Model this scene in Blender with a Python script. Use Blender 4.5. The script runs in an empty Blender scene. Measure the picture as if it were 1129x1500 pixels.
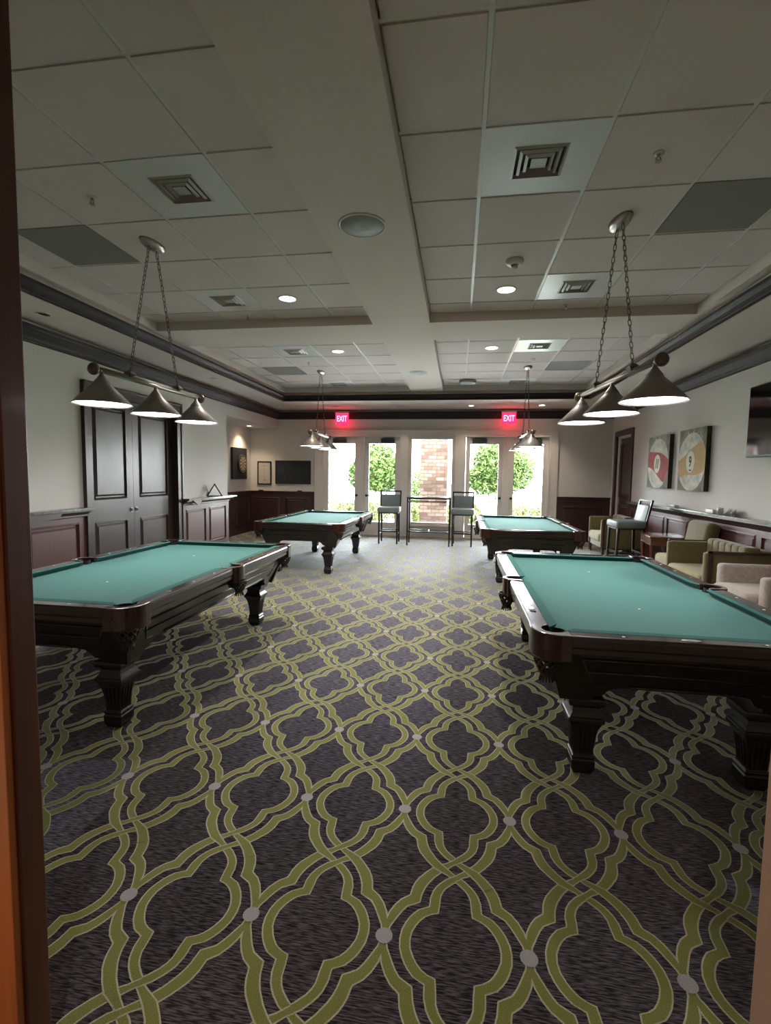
import bpy, bmesh, math, random
import numpy as np
from mathutils import Vector, Matrix
random.seed(7)
PI = math.pi
C = bpy.context.scene.collection
SC = bpy.context.scene

# ------------------------------------------------------------------ materials
MATS = {}
def mat(name, col, rough=.6, metal=0, var=.08, scale=8., stretch=(1, 1, 1), bump=0., coat=0., spec=.5, detail=4, col2=None, emit=0, sheen=0):
    m = bpy.data.materials.new(name); m.use_nodes = True
    nt = m.node_tree; N = nt.nodes; Lk = nt.links
    b = N['Principled BSDF']
    tc = N.new('ShaderNodeTexCoord'); mp = N.new('ShaderNodeMapping'); nz = N.new('ShaderNodeTexNoise')
    mp.inputs['Scale'].default_value = stretch
    nz.inputs['Scale'].default_value = scale; nz.inputs['Detail'].default_value = detail
    Lk.new(tc.outputs['Object'], mp.inputs[0]); Lk.new(mp.outputs[0], nz.inputs['Vector'])
    cr = N.new('ShaderNodeValToRGB'); Lk.new(nz.outputs['Fac'], cr.inputs[0])
    c1 = [max(0, c * (1 - var)) for c in col]; c2 = col2 or [min(1, c * (1 + var)) for c in col]
    cr.color_ramp.elements[0].position = .3; cr.color_ramp.elements[1].position = .7
    cr.color_ramp.elements[0].color = (*c1, 1); cr.color_ramp.elements[1].color = (*c2, 1)
    Lk.new(cr.outputs[0], b.inputs['Base Color'])
    b.inputs['Roughness'].default_value = rough; b.inputs['Metallic'].default_value = metal
    b.inputs['Coat Weight'].default_value = coat; b.inputs['Coat Roughness'].default_value = .12
    b.inputs['Specular IOR Level'].default_value = spec
    if sheen: b.inputs['Sheen Weight'].default_value = sheen
    if bump:
        bp = N.new('ShaderNodeBump'); bp.inputs['Strength'].default_value = bump; bp.inputs['Distance'].default_value = .01
        Lk.new(nz.outputs['Fac'], bp.inputs['Height']); Lk.new(bp.outputs[0], b.inputs['Normal'])
    if emit:
        b.inputs['Emission Color'].default_value = (*col, 1); b.inputs['Emission Strength'].default_value = emit
    MATS[name] = m
    return m
WALL = mat('wall_paint', (.66, .635, .60), .85, var=.02, scale=40, bump=.05)
TRIMW = mat('white_trim_paint', (.66, .62, .575), .45, var=.015, scale=20)
DRYW = mat('ceiling_paint', (.68, .59, .55), .9, var=.02, scale=30, bump=.04)
TILE = mat('acoustic_tile', (.65, .56, .535), .95, var=.05, scale=160, bump=.25, detail=6)
TBAR = mat('ceiling_grid_metal', (.62, .61, .59), .35, var=.02)
DTILE = mat('return_grille_grey', (.21, .195, .18), .8, var=.12, scale=200)
CROWN = mat('crown_wood', (.03, .019, .0175), .58, var=.12, scale=6, stretch=(4, .6, 4), coat=.0, spec=.25)
MAHOG = mat('mahogany_wainscot', (.085, .030, .026), .4, var=.15, scale=5, stretch=(6, 6, .8), coat=.1)
DMAHOG = mat('dark_wainscot', (.05, .02, .017), .4, var=.2, scale=5, stretch=(6, 6, .8), coat=.15)
DOORW = mat('door_wood', (.040, .027, .0215), .36, var=.12, scale=5, stretch=(6, 6, .7), coat=.05)
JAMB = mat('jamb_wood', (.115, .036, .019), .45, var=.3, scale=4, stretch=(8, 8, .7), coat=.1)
JAMBO = mat('warm_lit_casing_wood', (.42, .13, .035), .5, var=.15, scale=4, stretch=(8, 8, .7))  # warm hall light on the wood is painted into this orange
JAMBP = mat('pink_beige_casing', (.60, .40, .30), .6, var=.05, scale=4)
ESP = mat('espresso_wood', (.011, .0085, .008), .3, var=.2, scale=7, stretch=(2, 2, 2), coat=.5)
RAILW = mat('rail_wood', (.022, .0115, .0105), .24, var=.15, scale=9, stretch=(5, 1, 5), coat=.6)
CAPW = mat('mahogany_cap', (.042, .014, .0105), .24, var=.2, scale=9, coat=.5)
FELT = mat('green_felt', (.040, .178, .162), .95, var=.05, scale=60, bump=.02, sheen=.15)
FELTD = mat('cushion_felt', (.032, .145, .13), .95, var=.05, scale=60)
LEATH = mat('brown_leather', (.035, .017, .012), .45, var=.35, scale=30, bump=.2)
BLACK = mat('black_rubber', (.008, .008, .009), .6)
WHITE = mat('white_inlay', (.8, .8, .76), .4)
PLATE = mat('nameplate_metal', (.55, .55, .52), .3, metal=.6, var=.2, scale=150)
NICK = mat('brushed_nickel', (.36, .33, .30), .3, metal=1, var=.12, scale=30, stretch=(1, 1, 8))
PEWT = mat('pewter_shade', (.34, .32, .30), .42, metal=.4, var=.08, scale=12)
BRONZE = mat('aged_bronze', (.17, .13, .115), .38, metal=.8, var=.2, scale=30)
BULB = mat('lamp_glow', (1, .98, .96), .5, var=0, emit=6)
SPOTE = mat('downlight_glow', (1, .93, .87), .5, var=0, emit=5)
SPOTW = mat('warm_downlight_glow', (1, .82, .58), .5, var=0, emit=3)
SPOTO = mat('dim_downlight_lens', (.75, .70, .62), .5, var=.03)
VENT = mat('vent_enamel', (.63, .615, .60), .3, var=.02)
VENTB = mat('vent_louver', (.40, .37, .32), .4, var=.04)
GREYPL = mat('speaker_grille', (.36, .38, .37), .7, var=.12, scale=250)
OFFW = mat('offwhite_plastic', (.62, .58, .52), .45, var=.03)
GLEATH = mat('grey_leather', (.17, .205, .21), .5, var=.06, scale=14, bump=.05, coat=.1)
BLKW = mat('black_wood', (.014, .012, .012), .35, var=.3)
BLKM = mat('black_metal', (.012, .012, .012), .4, metal=.3)
STONE = mat('grey_stone', (.13, .135, .135), .18, var=.35, scale=30, coat=.4)
TOPS = mat('table_top_laminate', (.20, .20, .22), .18, var=.05, coat=.3)
GREENV = mat('olive_velvet', (.135, .108, .034), .85, var=.22, scale=26, stretch=(.4, .4, 6), sheen=.5)
GREENL = mat('olive_striped_seat', (.29, .245, .11), .8, var=.3, scale=22, stretch=(.4, 5, .4), sheen=.4)
BEIGE = mat('beige_velvet', (.40, .335, .29), .85, var=.14, scale=30, sheen=.6, bump=.1)
CHWOOD = mat('cherry_wood', (.15, .045, .028), .25, var=.2, scale=6, stretch=(1, 5, 1), coat=.5)
FRAMEW = mat('armchair_frame_wood', (.055, .028, .02), .35, var=.2, coat=.3)
TVB = mat('tv_bezel', (.01, .01, .011), .6)
SCREEN = mat('tv_screen', (.006, .008, .008), .06, var=.1, spec=.8)
CHALKB = mat('chalkboard_slate', (.018, .026, .032), .55, var=.3, scale=9)
CORKD = mat('dart_black', (.012, .013, .017), .7)
DCREAM = mat('dart_cream', (.55, .42, .28), .8)
PAPER = mat('score_paper', (.50, .46, .40), .8, var=.03)
CANVAS = mat('canvas_green_grey', (.16, .165, .105), .85, var=.35, scale=5, detail=8, col2=(.30, .31, .24))
CANSIDE = mat('canvas_side_brown', (.045, .032, .02), .8, var=.4, scale=10)
PWHITE = mat('painted_white', (.60, .58, .50), .8, var=.3, scale=9, detail=8)
PRED = mat('painted_red', (.36, .045, .045), .8, var=.35, scale=8, detail=8)
PYEL = mat('painted_ochre', (.62, .45, .18), .8, var=.25, scale=7, detail=8, col2=(.62, .36, .18))
PCREAM = mat('painted_cream', (.72, .68, .52), .8, var=.06)
PDARK = mat('painted_dark_green', (.02, .03, .02), .8, var=.3)
EXITR = mat('exit_red_panel', (.95, .01, .05), .4, var=0, emit=1.1)
EXITL = mat('exit_letters', (1, .10, .16), .4, var=0, emit=2.2)
CLOSER = mat('closer_green_grey', (.035, .05, .045), .4, metal=.3)
CLEAR = mat('frosted_acrylic', (.62, .62, .62), .2, var=.05)
CONC = mat('patio_concrete', (.62, .60, .56), .9, var=.08, scale=3)
LAWN = mat('bright_lawn', (.30, .33, .24), .95, var=.2, scale=3)
BARK = mat('bark', (.09, .07, .055), .9, var=.3, scale=12, stretch=(1, 1, .2))
LEAF = mat('tree_leaf', (.022, .045, .012), .9, var=.5, scale=3, col2=(.075, .11, .03), spec=.05)
LEAF2 = mat('hedge_leaf', (.035, .05, .02), .9, var=.4, scale=5, col2=(.13, .14, .05), spec=.05)
BLUE = mat('blue_sign_face', (.04, .12, .35), .5)
OCARP = mat('hall_carpet', (.09, .08, .085), .95, var=.3, scale=60)
HALLW = mat('hall_paint', (.45, .33, .24), .85, var=.02)

def brick_mat():
    m = bpy.data.materials.new('brick'); m.use_nodes = True
    nt = m.node_tree; N = nt.nodes; L = nt.links; b = N['Principled BSDF']
    tc = N.new('ShaderNodeTexCoord'); mp = N.new('ShaderNodeMapping'); mp.inputs['Rotation'].default_value = (PI / 2, 0, 0)
    sx = N.new('ShaderNodeSeparateXYZ'); ad = N.new('ShaderNodeMath'); cb = N.new('ShaderNodeCombineXYZ')
    L.new(tc.outputs['Object'], sx.inputs[0]); L.new(sx.outputs[0], ad.inputs[0]); L.new(sx.outputs[1], ad.inputs[1])
    L.new(ad.outputs[0], cb.inputs[0]); L.new(sx.outputs[2], cb.inputs[1])
    br = N.new('ShaderNodeTexBrick'); L.new(cb.outputs[0], br.inputs['Vector'])
    br.inputs['Scale'].default_value = 1; br.inputs['Brick Width'].default_value = .22; br.inputs['Row Height'].default_value = .098
    br.inputs['Mortar Size'].default_value = .009; br.inputs['Color1'].default_value = (.05, .030, .023, 1)
    br.inputs['Color2'].default_value = (.13, .09, .068, 1); br.inputs['Mortar'].default_value = (.042, .032, .026, 1)
    br.inputs['Bias'].default_value = -.1
    L.new(br.outputs['Color'], b.inputs['Base Color']); b.inputs['Roughness'].default_value = .95; b.inputs['Specular IOR Level'].default_value = .05
    bp = N.new('ShaderNodeBump'); bp.inputs['Strength'].default_value = .5; bp.inputs['Distance'].default_value = .02; bp.invert = True
    L.new(br.outputs['Fac'], bp.inputs['Height']); L.new(bp.outputs[0], b.inputs['Normal'])
    return m
BRICK = brick_mat()

def carpet_mat(name, a, b_, scale, stretch, rough=.95, p0=.38, p1=.62):
    m = mat(name, a, rough, var=0, scale=scale, stretch=stretch, bump=.35, detail=5, col2=b_, sheen=.25)
    for n in m.node_tree.nodes:
        if n.type == 'VALTORGB': n.color_ramp.elements[0].position = p0; n.color_ramp.elements[1].position = p1
    return m
CBASE = carpet_mat('carpet_slate_weave', (.026, .028, .046), (.265, .265, .335), 1.0, (24, 250, 1), p0=.42, p1=.62)
CGREEN = carpet_mat('carpet_green_band', (.155, .17, .020), (.25, .27, .045), 1.0, (330, 330, 1))
CCREAM = carpet_mat('carpet_cream_outline', (.42, .39, .27), (.60, .55, .41), 1.0, (300, 300, 1))
CDOT = carpet_mat('carpet_dot', (.34, .32, .32), (.46, .44, .44), 1.0, (300, 300, 1))

def glass_mat():
    m = bpy.data.materials.new('window_glass'); m.use_nodes = True
    nt = m.node_tree; N = nt.nodes; L = nt.links; N.remove(N['Principled BSDF'])
    t = N.new('ShaderNodeBsdfTransparent'); t.inputs[0].default_value = (.96, .96, .95, 1)
    g = N.new('ShaderNodeBsdfGlossy'); g.inputs['Roughness'].default_value = .02
    f = N.new('ShaderNodeFresnel'); f.inputs[0].default_value = 1.45
    mx = N.new('ShaderNodeMixShader'); L.new(f.outputs[0], mx.inputs[0]); L.new(t.outputs[0], mx.inputs[1]); L.new(g.outputs[0], mx.inputs[2])
    L.new(mx.outputs[0], N['Material Output'].inputs[0])
    return m
GLASS = glass_mat()

# ------------------------------------------------------------------ mesh builder
class MB:
    def __init__(s): s.v = []; s.f = []; s.m = []; s.sm = []
    def add(s, vs, fs, mi=0, smooth=False):
        o = len(s.v); s.v += [tuple(v) for v in vs]
        for f in fs: s.f.append([i + o for i in f]); s.m.append(mi); s.sm.append(smooth)
        return s
    def bx(s, x0, x1, y0, y1, z0, z1, mi=0):
        return s.frust(x0, x1, y0, y1, z0, x0, x1, y0, y1, z1, mi)
    def frust(s, ax0, ax1, ay0, ay1, az, bx0, bx1, by0, by1, bz, mi=0):
        vs = [(ax0, ay0, az), (ax1, ay0, az), (ax1, ay1, az), (ax0, ay1, az), (bx0, by0, bz), (bx1, by0, bz), (bx1, by1, bz), (bx0, by1, bz)]
        return s.add(vs, [(3, 2, 1, 0), (4, 5, 6, 7), (0, 1, 5, 4), (1, 2, 6, 5), (2, 3, 7, 6), (3, 0, 4, 7)], mi)
    def rbx(s, x0, x1, y0, y1, z0, z1, r=.02, mi=0, n=3):
        """box with all edges rounded"""
        b = bmesh.new(); bmesh.ops.create_cube(b, size=1)
        for v in b.verts: v.co = Vector(((x0 + x1) / 2 + v.co.x * (x1 - x0), (y0 + y1) / 2 + v.co.y * (y1 - y0), (z0 + z1) / 2 + v.co.z * (z1 - z0)))
        bmesh.ops.bevel(b, geom=b.edges[:] + b.verts[:], offset=r, segments=n, profile=.5, affect='EDGES')
        b.verts.index_update()
        s.add([v.co[:] for v in b.verts], [[v.index for v in f.verts] for f in b.faces], mi, True); b.free(); return s
    def sq(s, prof, cx=0, cy=0, mi=0):
        """square section column from (half width, z)"""
        for (a, z0), (b, z1) in zip(prof[:-1], prof[1:]):
            s.add([(cx - a, cy - a, z0), (cx + a, cy - a, z0), (cx + a, cy + a, z0), (cx - a, cy + a, z0), (cx - b, cy - b, z1), (cx + b, cy - b, z1), (cx + b, cy + b, z1), (cx - b, cy + b, z1)],
                  [(0, 1, 5, 4), (1, 2, 6, 5), (2, 3, 7, 6), (3, 0, 4, 7)], mi)
        a, z = prof[0]; s.add([(cx - a, cy - a, z), (cx + a, cy - a, z), (cx + a, cy + a, z), (cx - a, cy + a, z)], [(3, 2, 1, 0)], mi)
        a, z = prof[-1]; s.add([(cx - a, cy - a, z), (cx + a, cy - a, z), (cx + a, cy + a, z), (cx - a, cy + a, z)], [(0, 1, 2, 3)], mi)
        return s
    def lathe(s, prof, c=(0, 0, 0), n=24, sx=1, sy=1, mi=0, smooth=True, capb=True, capt=True):
        vs = []; fs = []
        for r, z in prof:
            for k in range(n): a = 2 * PI * k / n; vs.append((c[0] + r * sx * math.cos(a), c[1] + r * sy * math.sin(a), c[2] + z))
        for i in range(len(prof) - 1):
            for k in range(n):
                k2 = (k + 1) % n; fs.append((i * n + k, i * n + k2, (i + 1) * n + k2, (i + 1) * n + k))
        s.add(vs, fs, mi, smooth)
        if capb: s.add(vs[:n], [tuple(range(n - 1, -1, -1))], mi)
        if capt: s.add(vs[-n:], [tuple(range(n))], mi)
        return s
    def tube(s, pts, r, n=8, mi=0, closed=False, smooth=True):
        pts = [Vector(p) for p in pts]; m = len(pts); vs = []; fs = []
        up = None
        for i, p in enumerate(pts):
            a = pts[i - 1] if (i > 0 or closed) else p; b = pts[(i + 1) % m] if (i < m - 1 or closed) else p
            d = (b - a).normalized()
            if up is None: up = Vector((0, 0, 1)) if abs(d.z) < .9 else Vector((1, 0, 0))
            u = d.cross(up).normalized(); w = u.cross(d).normalized(); up = w
            rr = r[i] if isinstance(r, (list, tuple)) else r
            for k in range(n): t = 2 * PI * k / n; vs.append(p + (u * math.cos(t) + w * math.sin(t)) * rr)
        for i in range(m if closed else m - 1):
            j = (i + 1) % m
            for k in range(n): k2 = (k + 1) % n; fs.append((i * n + k, i * n + k2, j * n + k2, j * n + k))
        if not closed: fs.append(tuple(range(n - 1, -1, -1))); fs.append(tuple(range((m - 1) * n, m * n)))
        return s.add(vs, fs, mi, smooth)
    def prism(s, poly, h0, h1, ax='z', mi=0):
        """extrude 2d polygon along axis; ax x: poly=(y,z); y: poly=(x,z); z: poly=(x,y)"""
        def P(a, b, h): return {'x': (h, a, b), 'y': (a, h, b), 'z': (a, b, h)}[ax]
        n = len(poly); vs = [P(a, b, h0) for a, b in poly] + [P(a, b, h1) for a, b in poly]
        fs = [tuple(range(n)), tuple(range(2 * n - 1, n - 1, -1))] + [(i, i + n, (i + 1) % n + n, (i + 1) % n) for i in range(n)]
        return s.add(vs, fs, mi)
    def sphere(s, c, r, n=14, m=8, sc=(1, 1, 1), mi=0):
        vs = []; fs = []
        for i in range(m + 1):
            t = PI * i / m
            for k in range(n): a = 2 * PI * k / n; vs.append((c[0] + r * sc[0] * math.sin(t) * math.cos(a), c[1] + r * sc[1] * math.sin(t) * math.sin(a), c[2] + r * sc[2] * math.cos(t)))
        for i in range(m):
            for k in range(n): k2 = (k + 1) % n; fs.append((i * n + k, (i + 1) * n + k, (i + 1) * n + k2, i * n + k2))
        return s.add(vs, fs, mi, True)
    def xf(s, M, i0=0):
        s.v[i0:] = [tuple(M @ Vector(v)) for v in s.v[i0:]]; return s
    def build(s, name, mats, parent=None, bevel=0, seg=2, norm=True, loc=None):
        me = bpy.data.meshes.new(name); me.from_pydata(s.v, [], s.f)
        if not isinstance(mats, (list, tuple)): mats = [mats]
        for m in mats: me.materials.append(m)
        me.polygons.foreach_set('material_index', s.m); me.polygons.foreach_set('use_smooth', s.sm)
        if norm:
            b = bmesh.new(); b.from_mesh(me); bmesh.ops.remove_doubles(b, verts=b.verts, dist=1e-5)
            bmesh.ops.recalc_face_normals(b, faces=b.faces); b.to_mesh(me); b.free()
        me.update()
        o = bpy.data.objects.new(name, me); C.objects.link(o)
        if parent: o.parent = parent
        if loc: o.location = loc
        if bevel:
            md = o.modifiers.new('bevel', 'BEVEL'); md.width = bevel; md.segments = seg; md.limit_method = 'ANGLE'; md.angle_limit = .6
        return o

def tag(o, label=None, cat=None, group=None, kind=None):
    if label: o['label'] = label
    if cat: o['category'] = cat
    if group: o['group'] = group
    if kind: o['kind'] = kind
    return o
def thing(name, label, cat, loc=(0, 0, 0), rz=0, group=None):
    o = bpy.data.objects.new(name, None); C.objects.link(o); o.location = loc; o.rotation_euler = (0, 0, rz); o.empty_display_size = .1
    return tag(o, label, cat, group)
def copy_tree(o, parent=None):
    c = o.copy(); C.objects.link(c); c.parent = parent
    for ch in list(o.children): copy_tree(ch, c)
    return c
def struct(o): o['kind'] = 'structure'; return o
def box(x0, x1, y0, y1, z0, z1): return MB().bx(x0, x1, y0, y1, z0, z1)

# ------------------------------------------------------------------ camera
cam = bpy.data.objects.new('camera', bpy.data.cameras.new('camera')); C.objects.link(cam); SC.camera = cam
cd = cam.data; cd.sensor_fit = 'HORIZONTAL'; cd.sensor_width = 36; cd.lens = 36 * 710.69 / 1129; cd.clip_start = .02; cd.clip_end = 300
Mc = Matrix(((.9886808, -.0257126, .1478145), (.1493361, .0737191, -.9860346), (.0144568, .9969475, .0767245)))
cam.matrix_world = Matrix.Translation((0, 0, 1.52)) @ Mc.to_4x4()

# ------------------------------------------------------------------ room constants
XL, XR, YF, YB, XA, YA = -4.62, 3.50, 1.0, 11.98, -5.35, 9.23
ZS, ZB, ZT = 3.11, 3.286, 3.392      # soffit, beam underside, tile face
LX, RX, LYB, LYF = -3.88, 2.58, 10.44, 1.38   # soffit lips

# ------------------------------------------------------------------ carpet
def carpet():
    sx, sy, x0, y0, th = .4639, .6177, -1.1379, 1.477, -.0029
    outerL = [(-.028, 0), (-.018, -.077), (.005, -.146), (.040, -.200), (.084, -.244), (.146, -.279), (.152, -.305), (.159, -.336), (.175, -.370), (.197, -.403), (.257, -.460), (.318, -.508), (.436, -.556), (.5, -.592)]
    outerR = [(.022, 0), (.038, -.060), (.089, -.135), (.112, -.165), (.143, -.196), (.233, -.233), (.241, -.270), (.248, -.300), (.264, -.335), (.285, -.368), (.337, -.426), (.398, -.475), (.455, -.512), (.5, -.540)]
    innerI = [(.190, 0), (.197, .045), (.223, .089), (.248, .118), (.280, .145), (.322, .165), (.378, .180), (.385, .231), (.390, .292), (.406, .325), (.429, .352), (.478, .388), (.5, .402)]
    innerO = [(.108, 0), (.115, .052), (.138, .100), (.162, .134), (.191, .163), (.225, .190), (.301, .218), (.305, .280), (.324, .330), (.345, .358), (.370, .383), (.420, .422), (.5, .460)]
    ow = .0052
    strips = []          # (list of left pts, list of right pts) in metres, cream and green
    def inset(A, B):
        a, b = [], []
        for p, q in zip(A, B):
            p = np.array([p[0] * sx, p[1] * sy]); q = np.array([q[0] * sx, q[1] * sy]); d = (q - p) / np.linalg.norm(q - p)
            a.append(p + d * ow); b.append(q - d * ow)
        return a, b
    def met(A): return [np.array([p[0] * sx, p[1] * sy]) for p in A]
    V = []; F = []; Mi = []
    quads = []   # each: 4x3 verts local, mat
    def strip(a, b, z, mi, up=()):
        z0_ = z
        for i in range(len(a) - 1):
            z = z0_ + (.0008 if i in up else 0)
            quads.append(([(*a[i], z), (*b[i], z), (*b[i + 1], z), (*a[i + 1], z)], mi))
    OL = [(u, -v) for u, v in outerL]; OR = [(u, -v) for u, v in outerR]
    for fx in (1, -1):
        for fy in (1, -1):
            dz = .00006 * ((fx > 0) + 2 * (fy > 0))
            ne = fx * fy > 0
            for A, B, up in ((OL, OR, (12,) if ne else (9, 10, 11)), (innerI, innerO, (9, 10, 11) if ne else ())):
                fl = lambda L: [np.array([p[0] * fx, p[1] * fy]) for p in L]
                strip(fl(met(A)), fl(met(B)), .0004 + dz, 2, up); a, b = inset(A, B); strip(fl(a), fl(b), .0008 + dz, 1, up)
    n = 16
    q = np.array([[c for c in v] for v, _ in quads]); qm = np.array([m for _, m in quads])
    ang = np.arange(n) * 2 * PI / n; dot = np.stack([.0285 * np.cos(ang), .0285 * np.sin(ang), np.full(n, .0021)], 1)
    allq = []; allm = []; dots = []
    ct, st = math.cos(th), math.sin(th)
    for i in range(-11, 12):
        for j in range(-2, 19):
            o = np.array([x0 + i * sx, y0 + j * sy])
            ctr = q[:, :, :2].mean(1) + o
            X = ctr[:, 0] * ct - ctr[:, 1] * st; Y = ctr[:, 0] * st + ctr[:, 1] * ct
            ok = ((X > XL + .01) & (X < XR - .01) & (Y > YF + .0) & (Y < YB - .02)) | ((X > XA + .01) & (X < XL + .02) & (Y > YA + .02) & (Y < YB - .02))
            s = q[ok].copy(); s[:, :, :2] += o
            allq.append(s); allm.append(qm[ok])
            if XL + .03 < o[0] < XR - .03 and YF + .03 < o[1] < YB - .05: dots.append(dot + np.array([o[0], o[1], 0]))
    Q = np.concatenate(allq); M = np.concatenate(allm); D = np.array(dots)
    v = np.concatenate([Q.reshape(-1, 3), D.reshape(-1, 3)])
    r = v.copy(); r[:, 0] = v[:, 0] * ct - v[:, 1] * st; r[:, 1] = v[:, 0] * st + v[:, 1] * ct; v = r
    base = [(XA - .15, YF - .12, 0), (XR + .15, YF - .12, 0), (XR + .15, YB + .12, 0), (XA - .15, YB + .12, 0), (XA - .15, YF - .12, -.1), (XR + .15, YF - .12, -.1), (XR + .15, YB + .12, -.1), (XA - .15, YB + .12, -.1)]
    bf = [(0, 1, 2, 3), (7, 6, 5, 4), (0, 4, 5, 1), (1, 5, 6, 2), (2, 6, 7, 3), (3, 7, 4, 0)]
    nb = len(base); v = np.concatenate([np.array(base), v])
    nq, nd = len(Q), len(D)
    me = bpy.data.meshes.new('floor')
    me.vertices.add(len(v)); me.vertices.foreach_set('co', v.astype(np.float32).ravel())
    loops = np.concatenate([np.array(bf).ravel(), np.arange(nq * 4) + nb, np.arange(nd * n) + nb + nq * 4])
    me.loops.add(len(loops)); me.loops.foreach_set('vertex_index', loops.astype(np.int32))
    tot = np.concatenate([np.full(6, 4), np.full(nq, 4), np.full(nd, n)]); start = np.concatenate([[0], np.cumsum(tot)[:-1]])
    me.polygons.add(len(tot)); me.polygons.foreach_set('loop_start', start.astype(np.int32)); me.polygons.foreach_set('loop_total', tot.astype(np.int32))
    for m in (CBASE, CGREEN, CCREAM, CDOT): me.materials.append(m)
    me.polygons.foreach_set('material_index', np.concatenate([np.zeros(6), M, np.full(nd, 3)]).astype(np.int32))
    me.update(calc_edges=True); me.validate()
    # make every pattern face look up
    b = bmesh.new(); b.from_mesh(me)
    for f in b.faces:
        if f.material_index > 0 and f.normal.z < 0: f.normal_flip()
    b.to_mesh(me); b.free()
    o = bpy.data.objects.new('floor', me); C.objects.link(o); struct(o)
carpet()

# ------------------------------------------------------------------ walls
DY0, DY1, DZ = 5.43, 7.56, 2.62      # double door opening incl casing, left wall
w = MB()
w.bx(XL - .15, XL, YF, DY0 + .06, 0, 3.5).bx(XL - .15, XL, DY1 - .06, YA, 0, 3.5).bx(XL - .15, XL, DY0 + .06, DY1 - .06, DZ - .06, 3.5)
w.bx(XA, XL - .15, YA - .15, YA, 0, 3.5)
w.bx(XA - .15, XA, YA - .15, YB, 0, 3.5)
w.bx(XA, XL, YA, YB, 2.655, 3.5)
struct(w.build('wall_left', WALL))
RY0, RY1 = 10.58, 11.75
w = MB(); w.bx(XR, XR + .15, YF, RY0 + .08, 0, 3.5).bx(XR, XR + .15, RY1 - .08, YB, 0, 3.5).bx(XR, XR + .15, RY0 + .08, RY1 - .08, 2.48, 3.5)
struct(w.build('wall_right', WALL))
# openings in back wall: (x0,x1,z0,z1)
OPS = [(-3.39, -1.46, 0, 2.45), (-1.228, -.116, .29, 2.46), (.15, 2.09, 0, 2.45)]
def walled(y0, y1, xa, xb, zt, ops, name, m):
    w = MB(); x = xa
    for a, b, z0, z1 in ops:
        w.bx(x, a, y0, y1, 0, zt)
        if z0 > 0: w.bx(a, b, y0, y1, 0, z0)
        w.bx(a, b, y0, y1, z1, zt); x = b
    w.bx(x, xb, y0, y1, 0, zt)
    return struct(w.build(name, m))
walled(YB, YB + .18, XA - .15, XR + .15, 3.5, OPS, 'wall_back', WALL)
walled(YB - .03, YB, -3.628, 2.298, 2.637, OPS, 'trim_1', TRIMW)
# raised casing border around the glazed assembly
c = MB()
for a, b, z0, z1 in OPS:
    if z0 == 0: pass
    e = .035
    c.bx(a - e, a, YB - .045, YB - .03, z0, z1 + e).bx(b, b + e, YB - .045, YB - .03, z0, z1 + e).bx(a, b, YB - .045, YB - .03, z1, z1 + e)
c.bx(-3.628, -3.60, YB - .05, YB - .03, 0, 2.637).bx(2.27, 2.298, YB - .05, YB - .03, 0, 2.637).bx(-3.60, 2.27, YB - .05, YB - .03, 2.60, 2.637)
c.bx(-1.30, -.05, YB - .075, YB - .03, .255, .29)
struct(c.build('trim_2', TRIMW, bevel=.006))
# front wall with the doorway we look through
walled(.935, 1.0, XL - .15, XR + .15, 3.5, [(-1.06, .66, 0, 2.62)], 'wall_front', HALLW)
j = MB(); j.bx(-1.06, -.993, .935, 1.0, 0, 2.62); struct(j.build('trim_3', JAMB, bevel=.003))
j = MB(); j.bx(-1.16, -1.0, .915, .935, 0, 2.70); struct(j.build('trim_4', JAMBO, bevel=.003))
j = MB(); j.bx(.607, .66, .935, 1.0, 0, 2.62).bx(.607, .75, .91, .935, 0, 2.70); struct(j.build('trim_5', JAMBP, bevel=.003))
# hallway behind the camera
h = MB(); h.bx(-1.6, 1.4, -1.6, .88, -.1, 0); struct(h.build('floor', OCARP))
h = MB(); h.bx(-1.75, -1.6, -1.6, .935, 0, 2.9).bx(1.4, 1.55, -1.6, .935, 0, 2.9).bx(-1.6, 1.4, -1.75, -1.6, 0, 2.9); struct(h.build('wall_hall', HALLW))
h = MB(); h.bx(-1.6, 1.4, -1.6, .935, 2.8, 2.9); struct(h.build('ceiling', HALLW))

# ------------------------------------------------------------------ ceiling
c = MB()
# soffit ring
c.bx(XL, LX, YF, YB, ZS, ZS + .09).bx(RX, XR, YF, YB, ZS, ZS + .09).bx(LX, RX, LYB, YB, ZS, ZS + .09).bx(LX, RX, YF, LYF, ZS, ZS + .09)
# beam layer with four coffers
CX = [(-3.82, -1.05), (-.38, 2.48)]; CY = [(1.464, 5.79), (6.53, 10.39)]
ys = [YF, CY[0][0], CY[0][1], CY[1][0], CY[1][1], YB]; xs = [XL, CX[0][0], CX[0][1], CX[1][0], CX[1][1], XR]
for i in range(5):
    for k in range(5):
        if i in (1, 3) and k in (1, 3): continue
        c.bx(xs[i], xs[i + 1], ys[k], ys[k + 1], ZB, ZT + .03)
c.bx(XL - .15, XR + .15, YF - .1, YB + .18, ZT + .03, 3.5)
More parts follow.
